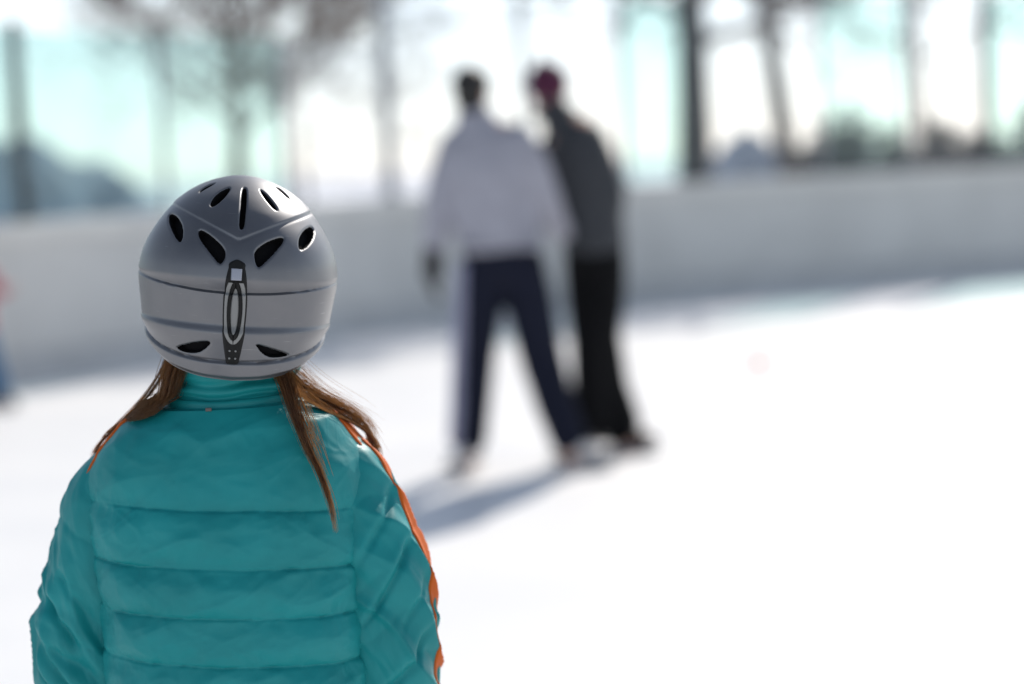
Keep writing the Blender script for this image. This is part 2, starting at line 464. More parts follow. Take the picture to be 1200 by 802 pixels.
WALL_H, TH = 1.14, 0.09
boards = tag(empty('rink_boards', tuple(on_path(14)[0])), 'long curving grey-white rink boards with cream cap rail at the ice edge', 'rink boards')
def wall_piece(name, s0, s1, z0, z1, d0, d1, material, parent, bev=0.004, steps=3):
    """a slab following the curve between s0 and s1; d0 (rink side) .. d1 (outer side)"""
    V = []; F = []
    ss = np.linspace(s0, s1, steps + 1)
    for s in ss:
        p, t, nn = on_path(s)
        for d, z in ((d0, z0 + bev), (d0, z1 - bev), (d0 + bev, z1), (d1 - bev, z1), (d1, z1 - bev), (d1, z0 + bev), (d1 - bev, z0), (d0 + bev, z0)):
            q = p + nn * d; V.append((q.x, q.y, z))
    m = 8
    for i in range(steps):
        for k in range(m):
            F.append((i * m + k, i * m + (k + 1) % m, (i + 1) * m + (k + 1) % m, (i + 1) * m + k))
    F.append(tuple(range(m - 1, -1, -1))); F.append(tuple(steps * m + k for k in range(m)))
    me = pymesh(name, V, F)
    off = parent.matrix_world.translation if False else parent.location
    me.transform(Matrix.Translation(-off))
    bm = bmesh.new(); bm.from_mesh(me); bmesh.ops.recalc_face_normals(bm, faces=bm.faces); bm.to_mesh(me); bm.free()
    return link(name, me, parent, material, smooth=False)
s = 0.0
while s < plen[-1] - 1.0:
    e = min(s + 1.84, plen[-1])
    wall_piece('board_panel', s + .004, e - .004, 0.215, WALL_H - 0.145, 0.0, TH, M['board'], boards)
    wall_piece('kick_plate', s + .003, e - .003, 0.0, 0.21, -0.012, TH, M['kick'], boards)
    wall_piece('cap_rail', s + .002, e - .002, WALL_H - 0.14, WALL_H, -0.045, TH + 0.06, M['cap'], boards, bev=0.014)
    s = e

screen = tag(empty('glass_screen', tuple(on_path(14)[0])), 'tall posts and tinted glass panes standing above the rink boards', 'glass screen')
soff = Vector(screen.location)
# posts along the curve: (distance, width, top, material)
POSTS = [(2.2, .075, 2.58, 'post_dark'), (4.0, .03, 2.5, 'post_grey'), (5.8, .075, 2.58, 'post_dark'), (7.6, .075, 2.58, 'post_dark'), (9.42, .085, 2.56, 'post_dark'), (10.82, .014, 2.5, 'post_grey'), (12.2, .014, 2.5, 'post_grey'), (13.53, .10, 3.02, 'post_grey'),
         (15.17, .045, 2.98, 'post_grey'), (16.22, .045, 2.98, 'post_grey'), (16.93, .10, 2.98, 'post_dark'), (18.43, .03, 2.98, 'post_grey'), (19.42, .03, 2.98, 'post_grey'), (20.42, .12, 3.1, 'post_dark'),
         (22.0, .06, 2.98, 'post_grey'), (23.5, .10, 2.98, 'post_dark'), (25.0, .06, 2.98, 'post_grey')]
for (ps, w, top, mk) in POSTS:
    p, t, nn = on_path(ps)
    ax = Matrix((t, nn, Vector((0, 0, 1)))).transposed()
    b = MB()
    zz0 = WALL_H
    b.box(tuple(p + nn * .045 + Vector((0, 0, (zz0 + top) / 2)) - soff), (w, .06, top - zz0), ax, bev=.006)
    b.box(tuple(p + nn * .045 + Vector((0, 0, zz0 + .012)) - soff), (w + .07, .11, .024), ax, bev=.004)
    b.build('post', M[mk], screen, smooth=False)
PANES = [(2.2, 4.0, 'glass_clear', 2.5), (4.0, 5.8, 'glass_teal', 2.5), (5.8, 7.6, 'glass_clear', 2.5), (7.6, 9.42, 'glass_teal', 2.5), (9.42, 10.82, 'glass_teal', 2.5), (10.82, 12.2, 'glass_teal', 2.5), (12.2, 13.53, 'glass_clear', 2.5), (13.53, 15.17, 'glass_clear', 2.9),
         (15.17, 16.22, 'glass_clear', 2.9), (16.22, 16.93, 'glass_teal', 2.9), (16.93, 18.43, 'glass_clear', 2.9), (18.43, 19.42, 'glass_teal', 2.9), (19.42, 20.42, 'glass_clear', 2.9),
         (20.42, 22.0, 'glass_teal', 2.9), (22.0, 23.5, 'glass_clear', 2.9), (23.5, 25.0, 'glass_teal', 2.9)]
for (a, b_, mk, top) in PANES:
    wall_piece('glass_pane', a + .04, b_ - .04, WALL_H + .03, top, .039, .051, M[mk], screen, bev=.002, steps=3)
wall_piece('top_rail', 13.53, 25.0, 2.98, 3.06, .02, .07, M['post_grey'], screen, bev=.006, steps=26)

# heaped snow beyond the boards
def snow_mound(name, c, rx, ry, h, seed, label, group, lump=0.18):
    nr, nc = 34, 72
    V = []
    for i in range(nr):
        q = i / (nr - 1)
        for k in range(nc):
            a = 2 * math.pi * k / nc
            V.append((q * math.cos(a) * rx, q * math.sin(a) * ry, h * (1 - q * q) ** 1.1))
    V = np.array(V)
    nz = fbm(V * np.array([2.2 / rx * 1.6, 2.2 / ry * 1.6, 1.1]) + seed * 7.3, seed, 4)
    V[:, 2] += nz * lump * h * np.clip(V[:, 2] / h * 2, 0, 1)
    V[:, :2] *= (1 + 0.10 * fbm(V * 1.3 + 5, seed + 3, 2))[:, None]
    me = np_mesh(name, V, grid_faces(nr, nc))
    bm = bmesh.new(); bm.from_mesh(me); bmesh.ops.recalc_face_normals(bm, faces=bm.faces); bm.to_mesh(me); bm.free()
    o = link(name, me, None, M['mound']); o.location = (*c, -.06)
    return tag(o, label, 'snow bank', group)
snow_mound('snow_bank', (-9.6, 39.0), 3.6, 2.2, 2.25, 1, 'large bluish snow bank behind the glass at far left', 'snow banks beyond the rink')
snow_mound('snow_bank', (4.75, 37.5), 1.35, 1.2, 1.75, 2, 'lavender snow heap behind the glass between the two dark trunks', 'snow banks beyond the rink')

# ------------------------------------------------------------------ trees, bare
def bare_tree(name, loc, h, r0, lean, seed, bark, label, group, crown_from=2.0, spread=1.7, twig_r=.006, nmain=11, up=0.55, dens=(6, 6, 5)):
    rnd = random.Random(seed)
    root = tag(empty(name, (*loc, -.06)), label, 'tree', group)
    trunk = MB()
    N = 12
    tp = []
    for i in range(N + 1):
        q = i / N
        tp.append(Vector((lean[0] * q * h + .05 * math.sin(q * 5 + seed), lean[1] * q * h + .05 * math.cos(q * 4 + seed), q * h)))
    trunk.tube(tp, [r0 * (1.35 if i == 0 else 1) * (1 - .78 * (i / N) ** 1.1) for i in range(N + 1)], n=14)
    crown = MB()
    def branch(p, d, L, r, lvl):
        k = 5 if lvl < 2 else 4
        pts = [p]; dd = d.copy()
        for i in range(k):
            dd = (dd + Vector((rnd.gauss(0, .16), rnd.gauss(0, .16), rnd.gauss(.05, .13)))).normalized()
            pts.append(pts[-1] + dd * L / k)
        crown.tube(pts, [max(twig_r * .5, r * (1 - .75 * i / k)) for i in range(k + 1)], n=5 if lvl < 2 else 3, caps=False)
        if lvl >= 3: return
        m = dens[lvl] if lvl < 3 else 0
        for j in range(m):
            q = rnd.uniform(.3, 1.0); i = min(k - 1, int(q * k))
            pos = pts[i].lerp(pts[i + 1], q * k - i)
            ax = Vector((rnd.gauss(0, 1), rnd.gauss(0, 1), rnd.gauss(.15, .8))).normalized()
            nd = (dd * .75 + ax * .75).normalized()
            branch(pos, nd, L * rnd.uniform(.42, .68), max(twig_r, r * .5), lvl + 1)
    for j in range(nmain):
        q = crown_from / h + (1 - crown_from / h) * (j + rnd.random() * .6) / nmain
        q = min(q, .98); i = min(N - 1, int(q * N)); pos = tp[i].lerp(tp[i + 1], q * N - i)
        a = j * 2.4 + rnd.uniform(-.4, .4)
        d = Vector((math.cos(a), math.sin(a), up + rnd.uniform(-.2, .35))).normalized()
        branch(pos, d, spread * (1.15 - .5 * j / nmain) * rnd.uniform(.8, 1.1), r0 * .34 * (1.1 - .6 * j / nmain), 0)
    trunk.build('trunk', bark, root)
    crown.build('crown', M['twig'], root)
    return root
G = 'bare trees beyond the rink'
bare_tree('bare_tree', (-3.22, 24.0), 5.6, .115, (.012, 0), 5, M['bark'], 'bare brown tree with spreading twiggy crown behind the helmeted child', G, crown_from=1.85, spread=1.9, nmain=26, twig_r=.009, dens=(7, 7, 6), up=.45)
bare_tree('bare_tree', (-2.52, 25.6), 4.2, .05, (.01, 0), 9, M['bark'], 'slender pale young tree just right of the spreading twiggy tree', G, crown_from=1.8, spread=1.0, nmain=8)
bare_tree('bare_tree', (2.50, 26.0), 8.0, .27, (-.012, 0), 12, M['bark_dark'], 'thick dark upright tree trunk right of the two skaters', G, crown_from=2.75, spread=2.1, nmain=14, up=.25, twig_r=.008)
bare_tree('bare_tree', (3.86, 26.4), 7.0, .18, (-.088, 0), 21, M['bark'], 'grey-brown tree trunk leaning left beyond the boards', G, crown_from=3.1, spread=2.0, nmain=14, up=.2, twig_r=.009, dens=(7, 6, 5))
bare_tree('bare_tree', (5.9, 28.0), 6.8, .10, (-.02, 0), 33, M['bark'], 'thin bare tree with low drooping branches at far right', G, crown_from=2.5, spread=2.3, nmain=16, up=.1, twig_r=.009, dens=(7, 6, 5))

def twig_shrub(name, loc, rx, h, seed, label, group):
    rnd = random.Random(seed)
    root = tag(empty(name, (*loc, -.06)), label, 'shrub', group)
    st = MB(); tw = MB()
    for j in range(46):
        a = rnd.uniform(0, 6.28); q = rnd.random() ** .6
        base = Vector((math.cos(a) * .25 * rx * q, math.sin(a) * .25 * rx * q, 0))
        tip = Vector((math.cos(a) * rx * q, math.sin(a) * rx * q, h * (1 - .45 * q * q) * rnd.uniform(.75, 1.05)))
        mid = base.lerp(tip, .5) + Vector((rnd.gauss(0, .06), rnd.gauss(0, .06), .08))
        st.tube([base, mid, tip], [.018, .012, .005], n=4, caps=False)
        for k in range(44):
            p0 = mid.lerp(tip, rnd.random()); d = Vector((rnd.gauss(0, 1), rnd.gauss(0, 1), rnd.gauss(.3, .7))).normalized()
            L = rnd.uniform(.12, .3)
            w = d.cross(Vector((rnd.gauss(0, 1), rnd.gauss(0, 1), rnd.gauss(0, 1)))).normalized() * rnd.uniform(.018, .036)
            tw.add([p0, p0 + d * L * .5 + w, p0 + d * L, p0 + d * L * .5 - w], [(0, 1, 2, 3)])
    st.build('stem', M['bark_dark'], root); tw.build('foliage', M['evergreen'], root, smooth=False)
GS = 'dark shrubs beyond the rink'
twig_shrub('shrub', (5.25, 29.5), 1.0, 2.2, 3, 'dark rounded shrub behind the glass left of the thick dark post', GS)
twig_shrub('shrub', (6.5, 29.2), 1.0, 1.95, 4, 'low dark shrub behind the glass next to the thick dark post', GS)
twig_shrub('shrub', (8.0, 29.6), 1.1, 2.1, 6, 'dark shrub behind the glass at the right picture edge', GS)
twig_shrub('shrub', (4.45, 29.0), .6, 1.5, 8, 'smallest dark shrub behind the glass beside the leaning trunk', GS)

# small ball on the ice
b = MB(); b.ball((0, 0, 0), .038, 24, 14)
for k in range(24):
    a = 2 * math.pi * k / 24; a2 = 2 * math.pi * (k + 1) / 24
    b.tube([(.0372 * math.cos(a), .0372 * math.sin(a), .008 * math.sin(2 * a)), (.0372 * math.cos(a2), .0372 * math.sin(a2), .008 * math.sin(2 * a2))], [.0018, .0018], n=5, caps=False)
o = b.build('ball', M['ball']); o.location = (1.58, 12.72, .038)
tag(o, 'small orange ball lying alone on the open ice', 'ball')

# ------------------------------------------------------------------ people
def skate(parent, ankle, toe_dir, leather, size=1.0):
    """boot with cuff, sole and steel blade; ankle = joint position about 0.12 above the ice"""
    d = Vector((toe_dir[0], toe_dir[1], 0)).normalized(); sd = Vector((-d.y, d.x, 0))
    a = Vector(ankle); base = Vector((a.x, a.y, 0))
    k = size
    def P(f, u, s=0): return tuple(base + d * f * k + sd * s * k + Vector((0, 0, u * k)))
    b = MB()
    b.tube([P(-.015, .235), P(-.012, .17), P(-.012, .115), P(.0, .085)], [.05 * k, .047 * k, .047 * k, .048 * k], n=14, hint=tuple(d))
    b.tube([P(-.05, .082), P(.02, .082), P(.09, .078), (P(.15, .072))], [(.038 * k, .032 * k), (.042 * k, .040 * k), (.043 * k, .034 * k), (.038 * k, .026 * k)], n=14, hint=tuple(sd))
    boot = b.fused('skate_boot', leather, parent, voxel=.007, it=3)
    s = MB()
    ax = Matrix((d, sd, Vector((0, 0, 1)))).transposed()
    s.box(P(.055, .047), (.27 * k, .062 * k, .012 * k), ax, bev=.004)
    s.box(P(-.03, .028), (.03 * k, .014 * k, .03 * k), ax, bev=.002); s.box(P(.12, .028), (.03 * k, .014 * k, .03 * k), ax, bev=.002)
    s.build('sole', M['black_cloth'] if leather is M['skate_white'] else M['clipblack'], boot)
    bl = MB()
    bl.box(P(.05, .009), (.29 * k, .004, .018 * k), ax, bev=.0012)
    bl.build('blade', M['steel'], boot)

def hand(mb, wrist, d, palm_n, k=1.0, thumb_side=1, curl=.35):
    """palm, four fingers with two bends each, thumb off the side of the palm"""
    d = Vector(d).normalized(); nrm = Vector(palm_n); nrm = (nrm - d * nrm.dot(d)).normalized(); s = d.cross(nrm)
    w = Vector(wrist)
    mb.tube([w, w + d * .035 * k, w + d * .08 * k], [(.026 * k, .018 * k), (.038 * k, .017 * k), (.040 * k, .014 * k)], n=12, hint=tuple(s))
    for i, L in enumerate((.066, .076, .071, .055)):
        o = w + d * .082 * k + s * (i - 1.5) * .021 * k * thumb_side
        c1 = (d + nrm * curl * .5).normalized(); c2 = (d + nrm * curl * 1.6).normalized(); c3 = (d + nrm * curl * 2.8).normalized()
        p1 = o + c1 * L * .45 * k; p2 = p1 + c2 * L * .32 * k; p3 = p2 + c3 * L * .25 * k
        mb.tube([o - d * .01, p1, p2, p3], [.0098 * k, .0092 * k, .0085 * k, .0075 * k], n=8)
    o = w + d * .028 * k - s * .03 * k * thumb_side
    t1 = (d * .7 - s * .75 * thumb_side + nrm * .3).normalized(); t2 = (d + nrm * .5 - s * .15 * thumb_side).normalized()
    mb.tube([o, o + t1 * .036 * k, o + t1 * .036 * k + t2 * .034 * k], [.0125 * k, .0115 * k, .009 * k], n=8)

def head(mb, c, face, up=(0, 0, 1), k=1.0):
    """skull, jaw, nose, ears, lips, brow; c = centre of head, face = direction looked at"""
    f = Vector(face).normalized(); u = Vector(up); u = (u - f * u.dot(f)).normalized(); s = f.cross(u)
    ax = Matrix((s, f, u)).transposed()
    c = Vector(c)
    P = lambda x, y, z: tuple(c + ax @ Vector((x * k, y * k, z * k)))
    mb.ball(P(0, -.008, .022), (.074 * k, .094 * k, .094 * k), 20, 14, ax)
    mb.ball(P(0, .022, -.045), (.055 * k, .068 * k, .07 * k), 16, 12, ax)
    mb.tube([P(0, .085, .015), P(0, .108, -.022), P(0, .09, -.03)], [.010 * k, .014 * k, .012 * k], n=8)
    mb.tube([P(-.035, .082, .03), P(0, .092, .034), P(.035, .082, .03)], [.010 * k] * 3, n=8)
    mb.tube([P(-.022, .08, -.062), P(0, .088, -.062), P(.022, .08, -.062)], [.008 * k] * 3, n=8)
    mb.tube([P(-.012, .07, -.098), P(.012, .07, -.098)], [.016 * k] * 2, n=8)
    for q in (-1, 1):
        mb.ball(P(q * .077, -.012, -.012), (.009 * k, .02 * k, .032 * k), 10, 8, ax)

def limb(mb, pts, rad, n=14, hint=(1, 0, 0)):
    mb.tube(pts, rad, n=n, hint=hint)

# --- skater in lavender grey jacket
p1 = tag(empty('person', (0, 8.95, 0)), 'adult skater with black hair, pale lavender-grey jacket and navy trousers, back turned', 'person', 'pair of adult skaters')
Y = 0.0
body = MB()
head(body, (-.125, 0.02, 1.70), (.35, 1, -.15), k=1.02)
limb(body, [(-.125, .0, 1.63), (-.12, 0, 1.54)], [.058, .065])
limb(body, [(-.085, 0, 1.50), (-.075, 0, 1.36), (-.05, .01, 1.12), (-.035, .01, .98), (-.03, .01, .90)], [(.17, .09), (.18, .11), (.155, .10), (.165, .11), (.14, .11)], n=20)
for pts in ([(-.235, 0, 1.47), (-.295, -.01, 1.23), (-.333, .02, .985)], [(.085, 0, 1.46), (.175, .05, 1.235), (.265, .22, 1.05)]):
    limb(body, pts, [.058, .046, .032])
hand(body, (-.336, .02, .97), (-.1, .12, -1), (.9, .3, 0), 1.0, 1)
hand(body, (.27, .225, 1.04), (.5, .7, -.4), (-.3, .3, 1), 1.0, -1)
limb(body, [(-.115, 0, .93), (-.175, .03, .52), (-.218, -.01, .11)], [.095, .06, .042])
limb(body, [(.065, 0, .93), (.13, .03, .50), (.235, -.05, .10)], [.095, .06, .042])
limb(body, [(-.218, -.03, .06), (-.23, .12, .045)], [.04, .035]); limb(body, [(.235, -.08, .06), (.30, .06, .045)], [.04, .035])
body.fused('body', M['skin'], p1, .009, 3)
j = MB()
limb(j, [(-.124, 0, 1.625), (-.122, 0, 1.59), (-.118, -.005, 1.535)], [.074, .084, .105], n=18)
limb(j, [(-.095, -.005, 1.53), (-.085, -.005, 1.49), (-.075, -.01, 1.36), (-.055, -.005, 1.15), (-.035, 0, 1.07), (-.03, 0, 1.035)], [(.11, .10), (.195, .125), (.205, .15), (.195, .145), (.195, .15), (.19, .145)], n=26)
limb(j, [(-.205, 0, 1.475), (-.258, -.01, 1.36), (-.298, -.015, 1.22), (-.320, .005, 1.09), (-.328, .02, 1.02)], [.080, .074, .068, .060, .052])
limb(j, [(.06, 0, 1.475), (.125, .0, 1.36), (.175, .04, 1.22), (.21, .12, 1.12), (.25, .20, 1.06)], [.09, .082, .076, .066, .055])
jk = j.fused('jacket', M['lavender'], p1, .010, 5)
h = MB(); limb(h, [(-.20, 0, 1.022), (-.025, 0, 1.017), (.15, 0, 1.012)], [(.02, .145), (.028, .155), (.02, .145)], n=18, hint=(0, 0, 1)); h.build('hem_band', M['lavender'], jk)
t = MB()
limb(t, [(-.03, 0, 1.06), (-.03, 0, .92)], [(.172, .13), (.175, .13)], n=22)
limb(t, [(-.112, 0, .93), (-.14, .01, .74), (-.172, .03, .52), (-.196, .0, .30), (-.215, -.01, .15)], [.112, .106, .094, .086, .084])
limb(t, [(.055, 0, .93), (.09, .015, .74), (.13, .03, .50), (.185, -.01, .28), (.232, -.05, .14)], [.112, .108, .100, .092, .086])
tr = t.fused('trousers', M['navy'], p1, .010, 4)
st = MB()
sp = [(-.205, -.03, .93), (-.222, -.03, .74), (-.245, -.02, .52), (-.262, -.05, .30), (-.278, -.06, .155)]
st.tube(sp, [(.030, .062)] * 5, n=12, hint=(1, 0, 0)); st.build('side_stripe', M['stripe_grey'], tr)
hr = MB()
ax = Matrix.Rotation(R(-18), 3, 'Z')
hr.ball((-.130, .005, 1.745), (.088, .104, .084), 22, 14, ax); hr.ball((-.138, -.045, 1.685), (.074, .055, .078), 18, 12, ax)
hr.fused('hair', M['blackhair'], p1, .008, 3)
g = MB(); hand(g, (-.338, .02, .965), (-.1, .12, -1), (.9, .3, 0), 1.2, 1); limb(g, [(-.333, .02, 1.02), (-.338, .02, .955)], [.050, .046]); limb(g, [(-.338, .02, .95), (-.345, .03, .89)], [(.048, .036), (.046, .034)])
g.fused('glove', M['blackglove'], p1, .006, 2)
g = MB(); hand(g, (.265, .22, 1.045), (.5, .7, -.4), (-.3, .3, 1), 1.12, -1)
g.fused('glove', M['blackglove'], p1, .006, 2)
skate(p1, (-.218, -.01, .12), (-.15, -.3), M['skate_white'], 1.05)
skate(p1, (.235, -.05, .12), (.8, -.35), M['skate_white'], 1.05)

# --- skater in charcoal jacket
p2 = tag(empty('person', (0, 9.25, 0)), 'adult skater in magenta knit hat, charcoal jacket and black trousers, leaning to the left', 'person', 'pair of adult skaters')
body = MB()
head(body, (.228, .03, 1.695), (-.75, .65, -.25), up=(-.25, 0, 1), k=1.0)
limb(body, [(.25, 0, 1.62), (.285, 0, 1.53)], [.055, .062])
limb(body, [(.325, 0, 1.50), (.355, 0, 1.36), (.385, .0, 1.12), (.40, 0, .96), (.40, 0, .88)], [(.13, .10), (.145, .11), (.125, .10), (.13, .11), (.11, .11)], n=20)
for pts in ([(.43, -.01, 1.45), (.487, -.05, 1.21), (.45, .12, 1.02)], [(.235, .05, 1.44), (.17, .12, 1.2), (.12, .30, 1.06)]):
    limb(body, pts, [.056, .045, .032])
hand(body, (.447, .13, 1.01), (-.3, .9, -.3), (-.6, -.2, -.6), 1.0, 1)
hand(body, (.118, .31, 1.05), (-.2, .9, -.3), (.6, 0, -.6), 1.0, -1)
limb(body, [(.445, -.02, .91), (.415, .02, .56), (.492, .08, .12)], [.09, .058, .042])
limb(body, [(.355, .02, .91), (.36, -.03, .53), (.345, -.06, .11)], [.09, .058, .042])
limb(body, [(.492, .06, .06), (.58, .07, .045)], [.04, .035]); limb(body, [(.345, -.08, .06), (.335, -.2, .045)], [.04, .035])
body.fused('body', M['skin'], p2, .009, 3)
j = MB()
limb(j, [(.245, 0, 1.62), (.285, 0, 1.53)], [.074, .095], n=18)
limb(j, [(.30, 0, 1.53), (.325, 0, 1.49), (.36, 0, 1.36), (.385, 0, 1.15), (.40, 0, 1.04), (.402, 0, .985)], [(.085, .10), (.145, .125), (.165, .145), (.155, .14), (.150, .14), (.150, .14)], n=26)
limb(j, [(.40, -.01, 1.455), (.455, -.03, 1.35), (.49, -.05, 1.21), (.485, .03, 1.10), (.455, .11, 1.03)], [.08, .074, .070, .06, .05])
limb(j, [(.245, .03, 1.455), (.20, .08, 1.33), (.168, .12, 1.2), (.14, .22, 1.12), (.12, .30, 1.06)], [.08, .074, .068, .058, .05])
j.fused('jacket', M['charcoal'], p2, .010, 5)
t = MB()
limb(t, [(.402, 0, 1.0), (.402, 0, .90)], [(.145, .125), (.145, .125)], n=22)
limb(t, [(.445, -.02, .91), (.435, .0, .74), (.415, .02, .56), (.445, .05, .32), (.492, .08, .13)], [.105, .104, .096, .094, .105])
limb(t, [(.355, .02, .91), (.355, .0, .74), (.36, -.03, .53), (.35, -.04, .30), (.345, -.06, .13)], [.10, .095, .088, .082, .088])
t.fused('trousers', M['black_cloth'], p2, .010, 4)
hm = MB()
ax = Matrix.Rotation(R(-14), 3, 'Y')
hm.ball((.222, .02, 1.742), (.100, .112, .104), 22, 14, ax); hm.tube([(.155, .02, 1.70), (.232, -.07, 1.685), (.305, .02, 1.715), (.232, .11, 1.70), (.155, .02, 1.70)], [.022] * 5, n=8)
hm.tube([(.205, .02, 1.83), (.195, .02, 1.845)], [.025, .022], n=10)
hm.fused('knit_hat', M['magenta'], p2, .008, 3)
sc = MB(); sc.tube([(.17, .02, 1.60), (.255, -.075, 1.585), (.335, .02, 1.60), (.255, .09, 1.60), (.17, .02, 1.60)], [.03] * 5, n=8)
sc.fused('scarf', M['charcoal'], p2, .008, 3)
g = MB(); hand(g, (.447, .13, 1.01), (-.3, .9, -.3), (-.6, -.2, -.6), 1.12, 1); hand(g, (.118, .31, 1.05), (-.2, .9, -.3), (.6, 0, -.6), 1.12, -1)
g2 = MB(); hand(g2, (.447, .13, 1.01), (-.3, .9, -.3), (-.6, -.2, -.6), 1.12, 1); g2.fused('glove', M['blackglove'], p2, .006, 2)
g2 = MB(); hand(g2, (.118, .31, 1.05), (-.2, .9, -.3), (.6, 0, -.6), 1.12, -1); g2.fused('glove', M['blackglove'], p2, .006, 2)
skate(p2, (.492, .08, .12), (1, -.35), M['skate_brown'], 1.0)
skate(p2, (.345, -.06, .12), (-.1, -1), M['skate_brown'], 1.0)

# --- small skater cut off by the left picture edge
p3 = tag(empty('person', (-3.37, 12.4, 0)), 'small skater in pink-red jacket and blue trousers, cut off by the left picture edge', 'person')
body = MB()
head(body, (0, 0, 1.03), (.3, 1, 0), k=.88)
limb(body, [(0, 0, .96), (0, 0, .90)], [.042, .046])
limb(body, [(0, 0, .87), (0, 0, .72), (0, 0, .56), (0, 0, .48)], [(.11, .07), (.105, .08), (.10, .08), (.09, .08)], n=18)
for q in (-1, 1):
    limb(body, [(q * .125, 0, .86), (q * .18, 0, .74), (q * .20, .03, .745)], [.038, .032, .026])
    limb(body, [(q * .06, 0, .5), (q * .09, .02, .30), (q * .12, 0, .1)], [.06, .045, .034])
    limb(body, [(q * .12, -.01, .06), (q * .14, .09, .045)], [.032, .028])
hand(body, (.205, .03, .745), (.5, .3, .15), (0, .3, -1), .62, 1, .3)
hand(body, (-.205, .03, .745), (-.5, .3, .15), (0, .3, -1), .62, -1, .3)
body.fused('body', M['skin'], p3, .008, 3)
j = MB()
limb(j, [(0, 0, .93), (0, 0, .88), (0, 0, .72), (0, 0, .56), (0, 0, .48)], [(.07, .06), (.13, .09), (.135, .11), (.14, .115), (.14, .11)], n=20)
for q in (-1, 1): limb(j, [(q * .11, 0, .86), (q * .16, 0, .76), (q * .195, .02, .74)], [.06, .056, .045])
j.fused('jacket', M['pinkred'], p3, .009, 4)
t = MB()
limb(t, [(0, 0, .52), (0, 0, .46)], [(.12, .10), (.12, .10)], n=18)
for q in (-1, 1): limb(t, [(q * .065, 0, .48), (q * .095, .02, .30), (q * .135, 0, .14)], [.08, .075, .085])
t.fused('trousers', M['blue'], p3, .009, 4)
hm = MB(); hm.ball((0, -.005, 1.07), (.082, .095, .08), 20, 12); hm.tube([(-.078, 0, 1.045), (0, -.09, 1.03), (.078, 0, 1.045), (0, .09, 1.05), (-.078, 0, 1.045)], [.016] * 5, n=8)
hm.fused('knit_hat', M['blue'], p3, .008, 2)
skate(p3, (.125, 0, .1), (1, -.2), M['skate_brown'], .8); skate(p3, (-.125, 0, .1), (-.6, .7), M['skate_brown'], .8)

# ------------------------------------------------------------------ the child in front
GX, GY = -.345, 2.37
girl = tag(empty('person', (GX, GY, 0)), 'child in vented grey helmet and teal quilted jacket, seen close up from behind', 'person')

body = MB()
hc = Vector((.020, .012, 1.235))
head(body, tuple(hc), (-.1, 1, 0), up=(.11, 0, 1), k=.93)
limb(body, [(.008, .0, 1.17), (.004, 0, 1.08)], [.045, .05])
limb(body, [(0, 0, 1.04), (0, 0, .93), (0, 0, .80), (0, 0, .70), (0, 0, .63)], [(.115, .07), (.12, .085), (.105, .08), (.12, .09), (.10, .09)], n=20)
for q in (-1, 1):
    limb(body, [(q * .13, 0, 1.01), (q * .18, 0, .81), (q * .16, .14, .63)], [.04, .034, .026])
    limb(body, [(q * .075, 0, .65), (q * .085, .02, .38), (q * .09, 0, .1)], [.07, .048, .036])
    limb(body, [(q * .09, -.01, .06), (q * .1, .1, .045)], [.034, .03])
    hand(body, (q * .157, .15, .615), (-q * .1, .5, -.6), (-q, 0, -.2), .75, q)
body.fused('body', M['skin'], girl, .008, 3)
t = MB()
limb(t, [(0, 0, .74), (0, 0, .64)], [(.135, .105), (.135, .11)], n=20)
for q in (-1, 1): limb(t, [(q * .075, 0, .66), (q * .085, .015, .40), (q * .095, 0, .15)], [.095, .082, .085])
t.fused('trousers', M['darkpants'], girl, .009, 4)
skate(girl, (.09, 0, .11), (.15, 1), M['skate_white'], .85); skate(girl, (-.09, 0, .11), (-.15, 1), M['skate_white'], .85)
for q in (-1, 1):
    g = MB(); hand(g, (q * .157, .15, .615), (-q * .1, .5, -.6), (-q, 0, -.2), .92, q)
    g.fused('glove', M['blackglove'], girl, .006, 2)

# ---- jacket torso
TZ = [.58, .64, .70, .78, .87, .95, 1.0, 1.037, 1.062, 1.085, 1.105, 1.125]
TA = [.170, .168, .163, .159, .161, .167, .171, .164, .144, .117, .094, .074]
TB = [.128, .130, .124, .121, .126, .122, .115, .106, .100, .093, .084, .073]
TCX = [0, 0, 0, 0, 0, 0, 0, .001, .002, .004, .004, .004]
TN = 2.55
def torso_base(th, z):
    a = smooth_interp(z, TZ, TA); b_ = smooth_interp(z, TZ, TB); cx = smooth_interp(z, TZ, TCX)
    c, s_ = np.cos(th), np.sin(th)
    x = cx + a * np.sign(c) * np.abs(c) ** (2 / TN); y = b_ * np.sign(s_) * np.abs(s_) ** (2 / TN)
    yc = np.interp(z, [.58, .9, 1.125], [.0, .0, .010])
    return np.stack([x, y + yc, z + 0 * th], -1)
SEAMS = np.array([.58, .636, .697, .755, .812, .869, .926, .992, 1.118])
